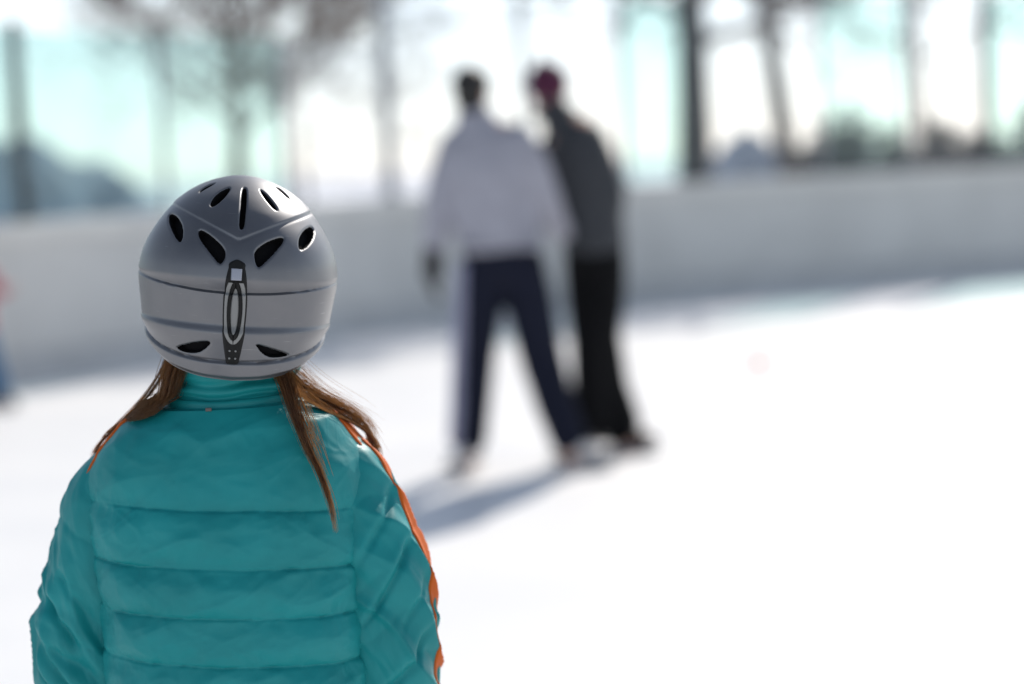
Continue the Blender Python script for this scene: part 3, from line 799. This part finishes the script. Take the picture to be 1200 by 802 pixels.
def torso_disp(P):
    x, y, z = P[:, 0], P[:, 1], P[:, 2]
    wob = .0014 * vnoise(np.stack([x * 14, y * 14, z * 6], -1), 5) + .0004 * vnoise(np.stack([x * 60, y * 60, z * 10], -1), 6)
    zz = z + .064 * x + wob
    i = np.clip(np.searchsorted(SEAMS, zz) - 1, 0, len(SEAMS) - 2)
    u = np.clip((zz - SEAMS[i]) / (SEAMS[i + 1] - SEAMS[i]), 0, 1)
    top = i == len(SEAMS) - 2
    A = np.where(top, .0080, .0090) * np.clip((.162 - np.abs(x)) / .045, .2, 1)
    A = A * (1 + .25 * vnoise(np.stack([x * 9, y * 9, i * 3.7], -1), 8))
    puff = A * (4 * u * (1 - u))
    puff = np.where(top & (u > .5), A * (1 - .25 * (2 * u - 1) ** 2), puff)
    ds = np.minimum(u, np.where(top, 9, 1 - u)) * (SEAMS[i + 1] - SEAMS[i])
    gather = np.exp(-ds / .013) * (1 - np.exp(-ds / .0016))
    puck = gather * .0016 * (ridged(np.stack([x * 52, y * 52, z * 9 + i * 5], -1), 12, 2) - .6)
    puck += np.exp(-ds / .03) * .0018 * fbm(np.stack([x * 22, y * 22, z * 14 + i * 3], -1), 16, 2)
    # drag folds, diagonal
    q = np.stack([x * 15 + z * 13, y * 14, z * 16 - x * 7], -1)
    fold = .0018 * (ridged(q, 21, 1) - .45) + .0027 * fbm(P * np.array([15, 15, 19]), 25, 3)
    q2 = np.stack([x * 9 - z * 22, y * 10, z * 10 + x * 9], -1)
    fold = fold + .0020 * (ridged(q2, 31, 1) - .45)
    crisp = .0007 * np.clip(ridged(np.stack([x * 12 + z * 16, y * 11, z * 12 - x * 12], -1), 101, 1) - .62, 0, 1) / .38 + .0006 * np.clip(ridged(np.stack([x * 16 - z * 20, y * 13, z * 15 + x * 6], -1), 111, 1) - .66, 0, 1) / .34
    fold = (fold + crisp) * np.where(top, .7, 1.0) * (1 - np.exp(-ds / .004))
    fine = np.where(top, .0003, .0006) * ridged(np.stack([x * 42 + z * 20, y * 40, z * 48 - x * 15], -1), 91, 2)
    return (puff + puck + fold + fine - .0013 * np.exp(-(ds / .0015) ** 2)) * np.clip((1.108 - z) / .028, 0.05, 1)
def torso_grid(th, zs, off=0.0):
    TH_, ZZ = np.meshgrid(th, zs)
    P = torso_base(TH_, ZZ)
    N = grid_normals(P, wrap=False)
    d = torso_disp(P.reshape(-1, 3)).reshape(P.shape[:2])
    return P + N * (d + off)[..., None]
zs = np.r_[np.linspace(.58, .74, 50, endpoint=False), np.linspace(.74, 1.104, 222)]
th = np.linspace(0, 2 * np.pi, 441)[:-1]
thw = np.r_[th, 2 * np.pi]
Pt = torso_grid(thw, zs)
Pt[:, -1] = Pt[:, 0] = (Pt[:, -1] + Pt[:, 0]) / 2
Pt = Pt[:, :-1]
# hem rolls inwards
hem = Pt[0:1].copy(); hem[..., :2] *= .93; hem[..., 2] += .012
Pt = np.concatenate([hem, Pt], 0)
jacket = link('jacket', np_mesh('jacket', Pt.reshape(-1, 3), grid_faces(*Pt.shape[:2])), girl, M['teal'])

# ---- sleeves
def sleeve_frame(side):
    if side > 0:
        C = [(.096, .0, 1.030), (.130, -.006, 1.000), (.156, -.014, .935), (.177, -.018, .868), (.184, -.012, .805), (.183, .012, .745), (.170, .075, .675), (.158, .140, .628)]
        r = [.046, .056, .057, .056, .055, .052, .047, .042]
    else:
        C = [(-.096, .002, 1.030), (-.131, .004, 1.000), (-.158, .004, .930), (-.180, .006, .862), (-.190, .012, .80), (-.187, .034, .745), (-.170, .090, .68), (-.158, .145, .628)]
        r = [.046, .056, .057, .056, .055, .052, .047, .042]
    n = 190
    Q = spline_pts(C, n)
    L = np.r_[0, np.cumsum(np.linalg.norm(np.diff(Q, axis=0), axis=1))]
    Cc = np.array(C); k = np.array([np.argmin(np.linalg.norm(Q - c, axis=1)) for c in Cc])
    rr = smooth_interp(L, L[k], r)
    T = np.gradient(Q, axis=0); T /= np.linalg.norm(T, axis=1, keepdims=True)
    U = np.tile(np.array([[float(side), 0, 0]]), (n, 1)); U -= T * (U * T).sum(1, keepdims=True); U /= np.linalg.norm(U, axis=1, keepdims=True)
    W = np.cross(T, U) * side     # towards the back (-y) side
    # make sure W points to the camera side
    if W[n // 3, 1] > 0: W = -W
    return Q, L, rr, U, W
def sleeve_grid(side, ph, i0=0, i1=None, off=0.0):
    """ph = 0 outwards, +90 deg = back"""
    Q, L, rr, U, W = sleeve_frame(side)
    i1 = len(Q) if i1 is None else i1
    idx = np.arange(i0, i1)
    PH, I = np.meshgrid(ph, idx)
    N = U[I] * np.cos(PH)[..., None] + W[I] * np.sin(PH)[..., None]
    B = Q[I] + N * rr[I][..., None]
    s_ = L[I]; sh = B.shape[:2]
    X = B.reshape(-1, 3); sf = s_.ravel(); pf = PH.ravel()
    nz = vnoise(X * 13, 40 + side) 
    # quilted bands whose seams run slanted, up towards the outside
    ph_ = (sf + .020 * np.cos(pf) * (1 if side > 0 else .6) + .016 * np.sin(pf * 1.0 + .5)) / .058 + .55 * nz
    u = ph_ - np.floor(ph_)
    puff = .0024 * (4 * u * (1 - u)) ** .6
    # diagonal drag folds
    dr = (sf * 24 + 1.5 * vnoise(X * 8, 97) + pf * (1.35 if side > 0 else -1.5) * 1.2)
    q = np.stack([dr, np.cos(pf) * .9 + 3 * side, np.sin(pf) * .9 + sf * 5], -1)
    fold = .0042 * ridged(q, 50 + side, 1) + .0030 * fbm(X * 13, 60, 2) + .0007 * ridged(np.stack([dr * 1.7, np.cos(pf) * 2.2, np.sin(pf) * 2.2 + sf * 9], -1), 95, 2)
    elbow = np.exp(-((sf - .235) / .07) ** 2)
    fold = fold * (1 + .55 * elbow)
    cap = np.clip(sf / .06, 0, 1)
    d = (puff + fold) * (.25 + .75 * cap)
    for s0, am, wd, lo, hi in (((.060, .004, .006, .2, 1.9), (.115, .006, .005, .3, 2.2), (.165, .004, .005, .2, 1.4), (.205, .007, .006, .4, 2.3)) if side > 0 else ((.110, .004, .006, .6, 1.8), (.155, .010, .006, .2, 1.7), (.205, .009, .0055, .5, 1.9), (.232, .008, .005, .3, 1.6))):
        w_ = np.clip((pf - lo) / .4, 0, 1) * np.clip((hi - pf) / .5, 0, 1)
        e_ = sf - (s0 + .045 * pf + .006 * nz)
        d = d - w_ * am * np.exp(-(e_ / wd) ** 2) + w_ * am * .3 * np.exp(-((e_ + wd * 2.2) / (wd * 1.8)) ** 2)
    if side < 0:   # pinched corner of cloth at the elbow
        d = d + .011 * np.exp(-((sf - .212) / .012) ** 2 - ((pf + .05) / .42) ** 2) - .008 * np.exp(-((sf - .188) / .010) ** 2 - ((pf - .7) / .6) ** 2) - .010 * np.exp(-((sf - .235 - .02 * (pf - 1)) / .007) ** 2 - ((pf - 1.2) / .7) ** 2)
    return B + N * (d.reshape(sh) + off)[..., None]
ph = np.linspace(0, 2 * np.pi, 181)[:-1]
for side in (1, -1):
    Ps = sleeve_grid(side, ph)
    F = grid_faces(*Ps.shape[:2])
    me = np_mesh('sleeve', Ps.reshape(-1, 3), F)
    bm = bmesh.new(); bm.from_mesh(me); bmesh.ops.recalc_face_normals(bm, faces=bm.faces); bm.to_mesh(me); bm.free()
    sl = link('sleeve', me, jacket, M['teal'])
    # orange stripe down the outside
    sa = np.linspace(R(-34), R(13), 20) if side > 0 else np.linspace(R(-58), R(-24), 18)
    st = sleeve_grid(side, sa, 12, 178, .0022)
    tk = sleeve_grid(side, sa, 12, 178, -.004)
    V = np.concatenate([st, tk[:, ::-1]], 1)
    link('sleeve_stripe', np_mesh('sleeve_stripe', V.reshape(-1, 3), grid_faces(*V.shape[:2])), jacket, M['orange'])
    # stripe over the shoulder
    if side > 0: ths = np.linspace(R(-11), R(26), 22)
    else: ths = np.linspace(R(154), R(196), 22)
    zsh = np.linspace(1.015, 1.100, 60)
    a_ = torso_grid(ths, zsh, .0022); b_ = torso_grid(ths, zsh, -.004)
    V = np.concatenate([a_, b_[:, ::-1]], 1)
    link('shoulder_stripe', np_mesh('shoulder_stripe', V.reshape(-1, 3), grid_faces(*V.shape[:2])), jacket, M['orange'])
    cf = MB()
    Q, L, rr, U, W = sleeve_frame(side)
    cf.tube([tuple(Q[-8]), tuple(Q[-1]), tuple(Q[-1] + (Q[-1] - Q[-8]) * .5)], [.047, .048, .044], n=24)
    cf.build('cuff', M['teal'], jacket)

# ---- collar
zc = np.linspace(1.086, 1.178, 74)
thc = np.linspace(0, 2 * np.pi, 301)[:-1]
THc, ZC = np.meshgrid(thc, zc)
ca = np.interp(ZC, [1.084, 1.100, 1.112, 1.15, 1.178], [.106, .088, .0755, .0745, .076]); cb = np.interp(ZC, [1.084, 1.100, 1.112, 1.15, 1.178], [.092, .080, .072, .070, .072])
PC = np.stack([.005 + ca * np.cos(THc) + (ZC - 1.1) * .10, .012 + cb * np.sin(THc), ZC - .010 * np.sin(THc) * 0], -1)
NC = grid_normals(PC)
X = PC.reshape(-1, 3)
fx = X[:, 2] + .0035 * vnoise(np.stack([X[:, 0] * 22, X[:, 1] * 22, X[:, 2] * 0], -1), 71)
d = .0055 * (1 - np.abs(np.sin((fx - 1.104) / .0205 * np.pi)) ** .5 * 0 - 2 * np.exp(-((fx - 1.1165) / .0035) ** 2) * .5) 
d = d - .006 * np.exp(-((fx - 1.132) / .005) ** 2) * np.clip(vnoise(np.stack([X[:, 0] * 16, X[:, 1] * 16, 0 * fx], -1), 75) + .7, 0, 1.2)
d = d + .0024 * ridged(np.stack([X[:, 0] * 16 + X[:, 2] * 18, X[:, 1] * 16, X[:, 2] * 34], -1), 77, 1) - .003 * np.exp(-((X[:, 2] - 1.104) / .0022) ** 2)
PC = PC + NC * d.reshape(PC.shape[:2])[..., None]
inner = PC[::-1].copy(); ctr = np.array([.008, .012, 0])
inner[..., :2] = (inner[..., :2] - ctr[:2]) * .9 + ctr[:2]
PC = np.concatenate([PC, inner[:50]], 0)
me = np_mesh('collar', PC.reshape(-1, 3), grid_faces(*PC.shape[:2]))
link('collar', me, jacket, M['teal'])
b = MB(); b.box((-.010, -.077, 1.1055), (.007, .003, .004), bev=.0008); b.build('hanger_loop', M['skate_brown'], jacket)

# ---- helmet
PS = .001017
PROF = np.array([(0, 120.5), (12, 119.6), (22, 117.5), (36, 113), (51, 106), (66, 96), (81, 82), (91, 69), (99, 57), (107, 42), (112.5, 27), (115, 14), (115.7, 2), (113.8, -18), (110, -48), (104, -73), (100, -85), (96, -100), (90, -122), (84, -140)]) * PS
HK = 1.14
pd = spline_pts(PROF, 900)
# soften the hand-read profile
for _ in range(60): pd[1:-1] = (pd[:-2] + 2 * pd[1:-1] + pd[2:]) / 4
pl = np.r_[0, np.cumsum(np.hypot(*np.diff(pd, axis=0).T))]
def rim_z(th):                 # th measured from the back, radians
    t = np.abs((th + np.pi) % (2 * np.pi) - np.pi)
    return smooth_interp(t, np.radians([0, 25, 45, 60, 70, 80, 92, 105, 125, 150, 180]), [-.1105, -.1075, -.1005, -.092, -.085, -.078, -.070, -.058, -.035, -.022, -.018])
def smst(a, b, x):
    t = np.clip((x - a) / (b - a), 0, 1); return t * t * (3 - 2 * t)
def helmet_disp(th, z):
    c = np.clip(np.cos(th), 0, 1)
    zA = .009 - .001 * c
    zB = .0045 - .0125 * c ** 1.6
    zC = -.0445
    zD = -.047 - .0075 * c ** 1.3
    zR = rim_z(th) + .011 + .011 * c
    d = np.zeros_like(z)
    ba = (zA - zB) / .017                                     # depth of bevel follows its height
    d += -.0060 * ba * smst(zA + .001, zB, z)                 # light band leans inwards
    d += .0044 * ba * smst(zB + .0004, zB - .0016, z)         # thin step out
    d += -.0012 * smst(zB - .002, zC, z)                      # middle band
    sd = (zC - zD) / .010
    d += .0052 * np.clip(sd, .25, 1) * smst(zC + .0005, zD - .0005, z)   # strip leaning out
    d += -.0036 * smst(zD, zR, z)
    d += -.0018 * np.exp(-((z - zR) / .0018) ** 2) + .0022 * smst(zR + .0005, zR - .002, z)
    d += -.004 * smst(rim_z(th) + .007, rim_z(th), z)         # rim rolls under
    return d
VENTS = [
 [(-800,-445,748),(-717,-643,719),(-648,-831,627),(-633,-938,521),(-655,-979,443),(-697,-932,454),(-773,-761,553),(-823,-580,638),(-838,-393,727)],
 [(-467,-1008,590),(-429,-1016,607),(-330,-1096,562),(-198,-1196,465),(-139,-1245,393),(-140,-1283,302),(-183,-1296,237),(-223,-1283,257),(-315,-1218,358),(-418,-1121,464),(-462,-1049,536)],
 [(-351,-764,897),(-319,-684,969),(-246,-602,1035),(-154,-540,1087),(-133,-592,1066),(-177,-720,986),(-249,-805,904),(-316,-837,857),(-345,-813,863)],
 [(-496,-431,1008),(-445,-367,1058),(-369,-325,1103),(-305,-343,1120),(-380,-421,1071),(-455,-458,1019),(-486,-476,997)],
 [(0,-558,1092),(51,-567,1086),(61,-862,894),(53,-1104,634),(-9,-1109,631),(-5,-851,906)],
 [(196,-526,1086),(255,-569,1050),(339,-669,970),(398,-734,896),(413,-777,859),(377,-793,865),(293,-731,945),(224,-631,1026)],
 [(369,-230,1124),(409,-207,1111),(482,-284,1062),(540,-359,1007),(536,-425,989),(474,-392,1034),(401,-317,1092)],
 [(819,-484,705),(859,-473,659),(849,-630,568),(787,-813,476),(709,-939,430),(680,-937,467),(679,-858,568),(730,-699,660)],
 [(180,-1243,381),(214,-1206,444),(326,-1121,525),(464,-1020,577),(518,-995,564),(484,-1071,486),(368,-1205,344),(273,-1273,247),(235,-1288,223),(202,-1284,275)],
 [(-666,-921,-774),(-594,-1002,-731),(-436,-1120,-670),(-295,-1187,-641),(-247,-1198,-652),(-268,-1177,-703),(-368,-1109,-794),(-462,-1053,-818),(-591,-965,-818)],
 [(252,-1193,-665),(282,-1189,-648),(442,-1108,-702),(585,-999,-753),(651,-927,-789),(605,-956,-812),(432,-1068,-821),(335,-1133,-769)]]
# two more pairs of openings on the forehead side
for sx in (-1, 1):
    VENTS.append([(sx*300, 700, 980), (sx*420, 760, 900), (sx*460, 900, 760), (sx*330, 960, 800), (sx*260, 820, 920)])
    VENTS.append([(sx*760, 300, 840), (sx*830, 420, 740), (sx*800, 620, 640), (sx*700, 560, 740)])
NC_, NR_ = 520, 270
uu = np.linspace(-1, 1, NC_ + 1)[:-1]
tht = np.pi * (uu * .55 + .45 * np.sign(uu) * np.abs(uu) ** 2.2)      # denser at the back (th = 0)
def helmet_points(tht, nr, off=0.0, disp=True, frac=1.0):
    sb = np.array([np.interp(-rim_z(t_), -pd[:, 1], pl) for t_ in tht])
    tt = np.linspace(0.004, frac, nr)[:, None]
    s_ = tt * sb[None, :]
    w = np.interp(s_, pl, pd[:, 0]); z = np.interp(s_, pl, pd[:, 1])
    TT = np.broadcast_to(tht[None, :], s_.shape)
    P = np.stack([w * np.sin(TT), -HK * w * np.cos(TT), z], -1)
    N = -grid_normals(P)
    ctr = np.array([0, 0, .0]); flip = ((P - ctr) * N).sum(-1) < 0
    N[flip] *= -1
    return P, N, TT, z
P, N, TT, Z = helmet_points(tht, NR_)
d = helmet_disp(TT, Z)
# raised top plate with a V-shaped edge
ax_ = np.abs(P[..., 0])
vz = .0535 + .46 * np.maximum(ax_ - .002, 0) * np.clip(1 - ax_ * 1.2, .5, 1)
vz = np.where(P[..., 1] < .0, vz, np.maximum(vz, .070))
d = d + .0012 * smst(-.0011, .0011, (Z - vz) * .8) * smst(.10, .075, ax_)
d = d - .0004 * np.exp(-(((Z - vz) * .8 + .0022) / .0015) ** 2) * smst(.10, .075, ax_)
# vents: signed distance in each opening's own tangent plane
Pf = P.reshape(-1, 3).copy(); Nf = N.reshape(-1, 3); df = d.ravel().copy()
SD = np.full(len(Pf), 1.0); GRD = np.zeros((len(Pf), 3))
for poly in VENTS:
    q = np.array(poly, float) * 1e-4
    # round the outline a little
    qc = q
    for _ in range(2):
        nxt = np.roll(qc, -1, 0); qc = np.stack([qc * .78 + nxt * .22, qc * .22 + nxt * .78], 1).reshape(-1, 3)
    c0 = qc.mean(0); 
    _, _, vh = np.linalg.svd(qc - c0); e1, e2, nn = vh
    near = np.where((np.linalg.norm(Pf - c0, axis=1) < np.linalg.norm(qc - c0, axis=1).max() + .012) & (np.abs((Pf - c0) @ nn) < .03))[0]
    A2 = np.stack([(qc - c0) @ e1, (qc - c0) @ e2], -1); B2 = np.roll(A2, -1, 0)
    X2 = np.stack([(Pf[near] - c0) @ e1, (Pf[near] - c0) @ e2], -1)
    ab = B2 - A2; t_ = np.clip(((X2[:, None] - A2) * ab).sum(-1) / ((ab ** 2).sum(-1) + 1e-15), 0, 1)
    cl = A2 + ab * t_[..., None]; dist = np.linalg.norm(X2[:, None] - cl, axis=-1); k = dist.argmin(1)
    dm = dist[np.arange(len(near)), k]; cp = cl[np.arange(len(near)), k]
    yc = (A2[:, 1] > X2[:, 1:2]) != (B2[:, 1] > X2[:, 1:2])
    xi = A2[:, 0] + (X2[:, 1:2] - A2[:, 1]) / (ab[:, 1] + 1e-15) * ab[:, 0]
    ins = ((yc & (X2[:, :1] < xi)).sum(1) % 2) == 1
    sd = np.where(ins, -dm, dm)
    g2 = cp - X2
    upd = sd < SD[near]
    SD[near[upd]] = sd[upd]
    GRD[near[upd]] = (g2[:, :1] * e1 + g2[:, 1:] * e2)[upd]
snap = np.abs(SD) < .00062
Pf[snap] += GRD[snap]; SD[snap] = 0
df += -.0012 * np.clip(1 - np.maximum(SD, 0) / .0022, 0, 1) ** 2
Vh = Pf + Nf * df[:, None]
Fh = grid_faces(NR_, NC_)
keep = ~((SD[Fh] <= 1e-9).all(1))
Fk = Fh[keep]
# walls going down into the openings
from collections import Counter
ed = np.sort(np.stack([Fk, np.roll(Fk, -1, 1)], -1).reshape(-1, 2), 1)
key = ed[:, 0].astype(np.int64) * 10000000 + ed[:, 1]
uq, cnt = np.unique(key, return_counts=True)
be = uq[cnt == 1]; be = np.stack([be // 10000000, be % 10000000], -1)
rows = be // NC_
open_e = be[((rows > 0) & (rows < NR_ - 1)).any(1)]
rim_e = be[(rows == NR_ - 1).all(1)]
def wall(edges, depth, base):
    vs = np.unique(edges); mp = {int(v): base + i for i, v in enumerate(vs)}
    nv = Vh[vs] - Nf[vs] * depth
    return nv, [(int(a), int(b2), mp[int(b2)], mp[int(a)]) for a, b2 in edges]
nv1, f1 = wall(open_e, .011, len(Vh))
nv2, f2 = wall(rim_e, .012, len(Vh) + len(nv1))
Vall = np.concatenate([Vh, nv1, nv2]); Fall = np.concatenate([Fk, np.array(f1), np.array(f2)])
# cap the pole
me = np_mesh('helmet', Vall, Fall)
bm = bmesh.new(); bm.from_mesh(me); bm.verts.ensure_lookup_table()
bm.faces.new([bm.verts[i] for i in range(NC_)])
loose = [v for v in bm.verts if not v.link_faces]; bmesh.ops.delete(bm, geom=loose, context='VERTS')
bmesh.ops.recalc_face_normals(bm, faces=bm.faces); bm.to_mesh(me); bm.free()
me.materials.append(M['helmet']); me.materials.append(M['liner'])
mi = np.zeros(len(me.polygons), np.int32); mi[len(Fk):len(Fk) + len(f1)] = 1
me.polygons.foreach_set('material_index', mi)
helmet = link('helmet', me, girl, M['helmet'])
try:
    me.set_sharp_from_angle(angle=R(50))
except Exception:
    pass
helmet.location = (-.322 - GX, 0, 1.251)
helmet.rotation_euler = (Matrix.Rotation(R(6.5), 3, 'Y') @ Matrix.Rotation(R(6.4), 3, 'Z')).to_euler()
# black foam inside
Pl, Nl, _, _ = helmet_points(np.linspace(-np.pi, np.pi, 121)[:-1], 70, frac=.985)
link('liner', np_mesh('liner', (Pl - Nl * .0105).reshape(-1, 3), grid_faces(70, 120)), helmet, M['liner'])

def rear(x, z, off):
    """point on the back of the shell"""
    w = np.interp(-z, -pd[:, 1], pd[:, 0])
    thx = np.arcsin(np.clip(x / w, -1, 1)); y = -HK * w * np.cos(thx)
    dd = float(helmet_disp(np.array([thx]), np.array([z]))[0])
    n_ = Vector((x / w, y / (w * HK) / HK, .15 * (z > 0)))
    n_.normalize()
    return (x + n_.x * (dd + off), y + n_.y * (dd + off), z)
def rear_plate(name, outline_fn, z0, z1, o_out, o_in, material, nz=60, nx=14, hole=None, smooth=True):
    """plate following the shell: outline_fn(z) = half width; hole(z) = half width of inner opening or 0"""
    V = []; F = []
    for i in range(nz + 1):
        z = z0 + (z1 - z0) * i / nz; hw = max(outline_fn(z), .0004); hi = hole(z) if hole else 0
        for sgn_set in ((-1, 1) if hole else (0,)):
            for k in range(nx + 1):
                q = k / nx
                if hole: x = sgn_set * (hi + (hw - hi) * q) ; edge = min(q, 1 - q) * 2
                else: x = -hw + 2 * hw * q; edge = min(q, 1 - q) * 2
                V.append(rear(x, z, o_in + (o_out - o_in) * min(1, edge / .28) ** .5))
    per = (nx + 1) * (2 if hole else 1)
    for i in range(nz):
        for blk in range(2 if hole else 1):
            for k in range(nx):
                a = i * per + blk * (nx + 1) + k
                F.append((a, a + 1, a + per + 1, a + per))
    me = pymesh(name, V, F)
    bm = bmesh.new(); bm.from_mesh(me); bmesh.ops.recalc_face_normals(bm, faces=bm.faces)
    bm.to_mesh(me); bm.free()
    return link(name, me, helmet, material, smooth)
def clip_w(z):
    w_ = float(smooth_interp(np.array([z]), [-.0885, -.075, -.057, -.030, .0065, .020, .028, .0305], [.0074, .0098, .0124, .0142, .0124, .0098, .0068, .0010])[0])
    return w_
def oval(zc_, hz, hw): return lambda z: hw * math.sqrt(max(0, 1 - ((z - zc_) / hz) ** 2))
rear_plate('goggle_clip', clip_w, -.0885, .0305, .0042, -.001, M['clipblack'])
grey_w = lambda z: max(oval(-.0275, .0335, .0080)(z) + .0004, min(clip_w(z) - .0026, oval(-.0265, .0395, .0135)(z)))
rear_plate('clip_frame', grey_w, -.0655, .0045, .0056, .0030, M['clipgrey'], hole=oval(-.0275, .0335, .0080))
rear_plate('clip_loop', oval(-.0275, .0335, .0080), -.0610, .0060, .0068, .0032, M['clipblack'], hole=oval(-.0285, .0262, .0046))
rear_plate('clip_window', oval(-.0285, .0262, .0047), -.0547, -.0023, .0052, .0040, M['clipgrey'])
rear_plate('clip_stud', lambda z: .0062, .0075, .0205, .0062, .0035, M['clipmetal'])
for zz_ in (-.0735, -.0825):
    for xx_ in (-.0032, .0032):
        b = MB(); b.ball(rear(xx_, zz_, .0042), .0013, 10, 6); b.build('clip_nub', M['clipgrey'], helmet)
# padded ear covers below the shell
for q in (-1, 1):
    b = MB(); b.ball((q * .086, .034, -.055), (.013, .030, .034), 24, 16)
    b.build('ear_pad', M['liner'], helmet)
    b = MB(); b.tube([(q * .086, .045, -.085), (q * .07, .065, -.13), (q * .03, .085, -.15)], [(.009, .0012)] * 3, n=8, hint=(0, 1, .3)); b.build('chin_strap', M['clipblack'], helmet)

# ---- hair: strands following guide curves
hrng = np.random.default_rng(5)
HV = []; HF = []
def strand(pts, r):
    pts = np.asarray(pts); n = len(pts)
    T = np.gradient(pts, axis=0); T /= np.linalg.norm(T, axis=1, keepdims=True) + 1e-9
    U = np.cross(T, [0.3, 1, .2]); U /= np.linalg.norm(U, axis=1, keepdims=True) + 1e-9; W = np.cross(T, U)
    o = len(HV)
    for i in range(n):
        rr = r * (1 if i < n - 3 else (n - i) / 4)
        for k in range(3):
            a = 2.0944 * k
            HV.append(tuple(pts[i] + (U[i] * math.cos(a) + W[i] * math.sin(a)) * rr))
    for i in range(n - 1):
        for k in range(3):
            HF.append((o + i * 3 + k, o + i * 3 + (k + 1) % 3, o + (i + 1) * 3 + (k + 1) % 3, o + (i + 1) * 3 + k))
def outside(P, gap):
    """push points out of the jacket"""
    P = P.copy()
    z = np.clip(P[:, 2], .60, 1.124)
    a = smooth_interp(z, TZ, TA) + .010 + gap; b_ = smooth_interp(z, TZ, TB) + .010 + gap
    cx = smooth_interp(z, TZ, TCX)
    x = (P[:, 0] - cx) / a; y = (P[:, 1] - .006) / b_
    q = (np.abs(x) ** TN + np.abs(y) ** TN) ** (1 / TN)
    f = np.where((q < 1) & (P[:, 2] < 1.118), 1 / np.maximum(q, .3), 1)
    P[:, 0] = cx + (P[:, 0] - cx) * f; P[:, 1] = .006 + (P[:, 1] - .006) * f
    return P
def bundle(guide, width, nst, rad=.00026, frizz=.0015, cut=.25, flat=(1, .5, .4), n=26, spread_end=1.0):
    g = spline_pts(guide, n)
    q = np.linspace(0, 1, n)
    wd = np.interp(q, np.linspace(0, 1, len(width)), width)
    for _ in range(nst):
        off = hrng.normal(0, .5, 3) * np.array(flat)
        ph_ = hrng.uniform(0, 6.28, 3); am = frizz * hrng.uniform(.3, 1.3)
        P = g + off[None] * wd[:, None] + am * q[:, None] * np.stack([np.sin(q * 7 + ph_[0]), np.sin(q * 5 + ph_[1]), np.sin(q * 9 + ph_[2])], -1)
        m = int(n * (1 - cut * hrng.random() ** 1.3))
        P = P[:max(8, m)]
        P = outside(P, .001 + abs(off[1]) * .004 + hrng.uniform(0, .003))
        strand(P, rad * hrng.uniform(.7, 1.3))
# lock lying on the back
bundle([(.054, -.045, 1.185), (.077, -.072, 1.142), (.089, -.092, 1.106), (.103, -.105, 1.066), (.120, -.115, 1.026), (.130, -.122, .994), (.136, -.126, .955)], [.013, .010, .008, .006, .005, .004, .003], 170, cut=.7, flat=(1, .35, .3), frizz=.003)
bundle([(.058, -.045, 1.185), (.083, -.070, 1.142), (.098, -.090, 1.106), (.113, -.100, 1.066), (.128, -.110, 1.02)], [.008, .009, .009, .008, .008], 60, cut=.5, flat=(1, .35, .3), frizz=.005)
# mass going forward over the right shoulder
bundle([(.048, -.020, 1.185), (.066, -.030, 1.145), (.082, -.030, 1.115), (.108, -.022, 1.093), (.136, .004, 1.074), (.152, .050, 1.045), (.150, .105, .99)], [.014, .013, .010, .008, .008, .018, .03], 130, cut=.12, flat=(.8, .9, .40), frizz=.002)
bundle([(.052, -.012, 1.175), (.074, -.014, 1.142), (.100, -.008, 1.114), (.138, .005, 1.090), (.162, .03, 1.062), (.166, .08, 1.01)], [.014, .014, .012, .010, .012, .02], 130, rad=.00022, cut=.3, flat=(.9, .9, .5), frizz=.003)
bundle([(.052, -.012, 1.175), (.078, -.012, 1.140), (.108, -.004, 1.110), (.150, .008, 1.083), (.174, .03, 1.05)], [.014, .022, .022, .02, .02], 110, rad=.00014, cut=.4, flat=(.9, .9, .6), frizz=.004)
# left side, forward over the shoulder
bundle([(-.042, -.030, 1.185), (-.056, -.038, 1.145), (-.065, -.036, 1.114), (-.083, -.016, 1.100), (-.092, .016, 1.088), (-.098, .06, 1.05), (-.095, .10, .99)], [.012, .013, .012, .011, .010, .02, .03], 330, cut=.1, flat=(.8, .8, .45))
bundle([(-.055, -.025, 1.175), (-.074, -.028, 1.138), (-.098, -.02, 1.110), (-.125, -.008, 1.087), (-.150, .012, 1.066), (-.162, .05, 1.03)], [.004, .006, .006, .005, .005, .006], 46, cut=.1, flat=(.8, .8, .5))
bundle([(-.040, -.045, 1.180), (-.054, -.056, 1.140), (-.063, -.056, 1.110), (-.075, -.040, 1.101), (-.086, .0, 1.092), (-.094, .05, 1.06)], [.013, .014, .011, .009, .008, .02], 260, cut=.15, flat=(.9, .7, .6))
link('hair', pymesh('hair', HV, HF), girl, M['hair'])
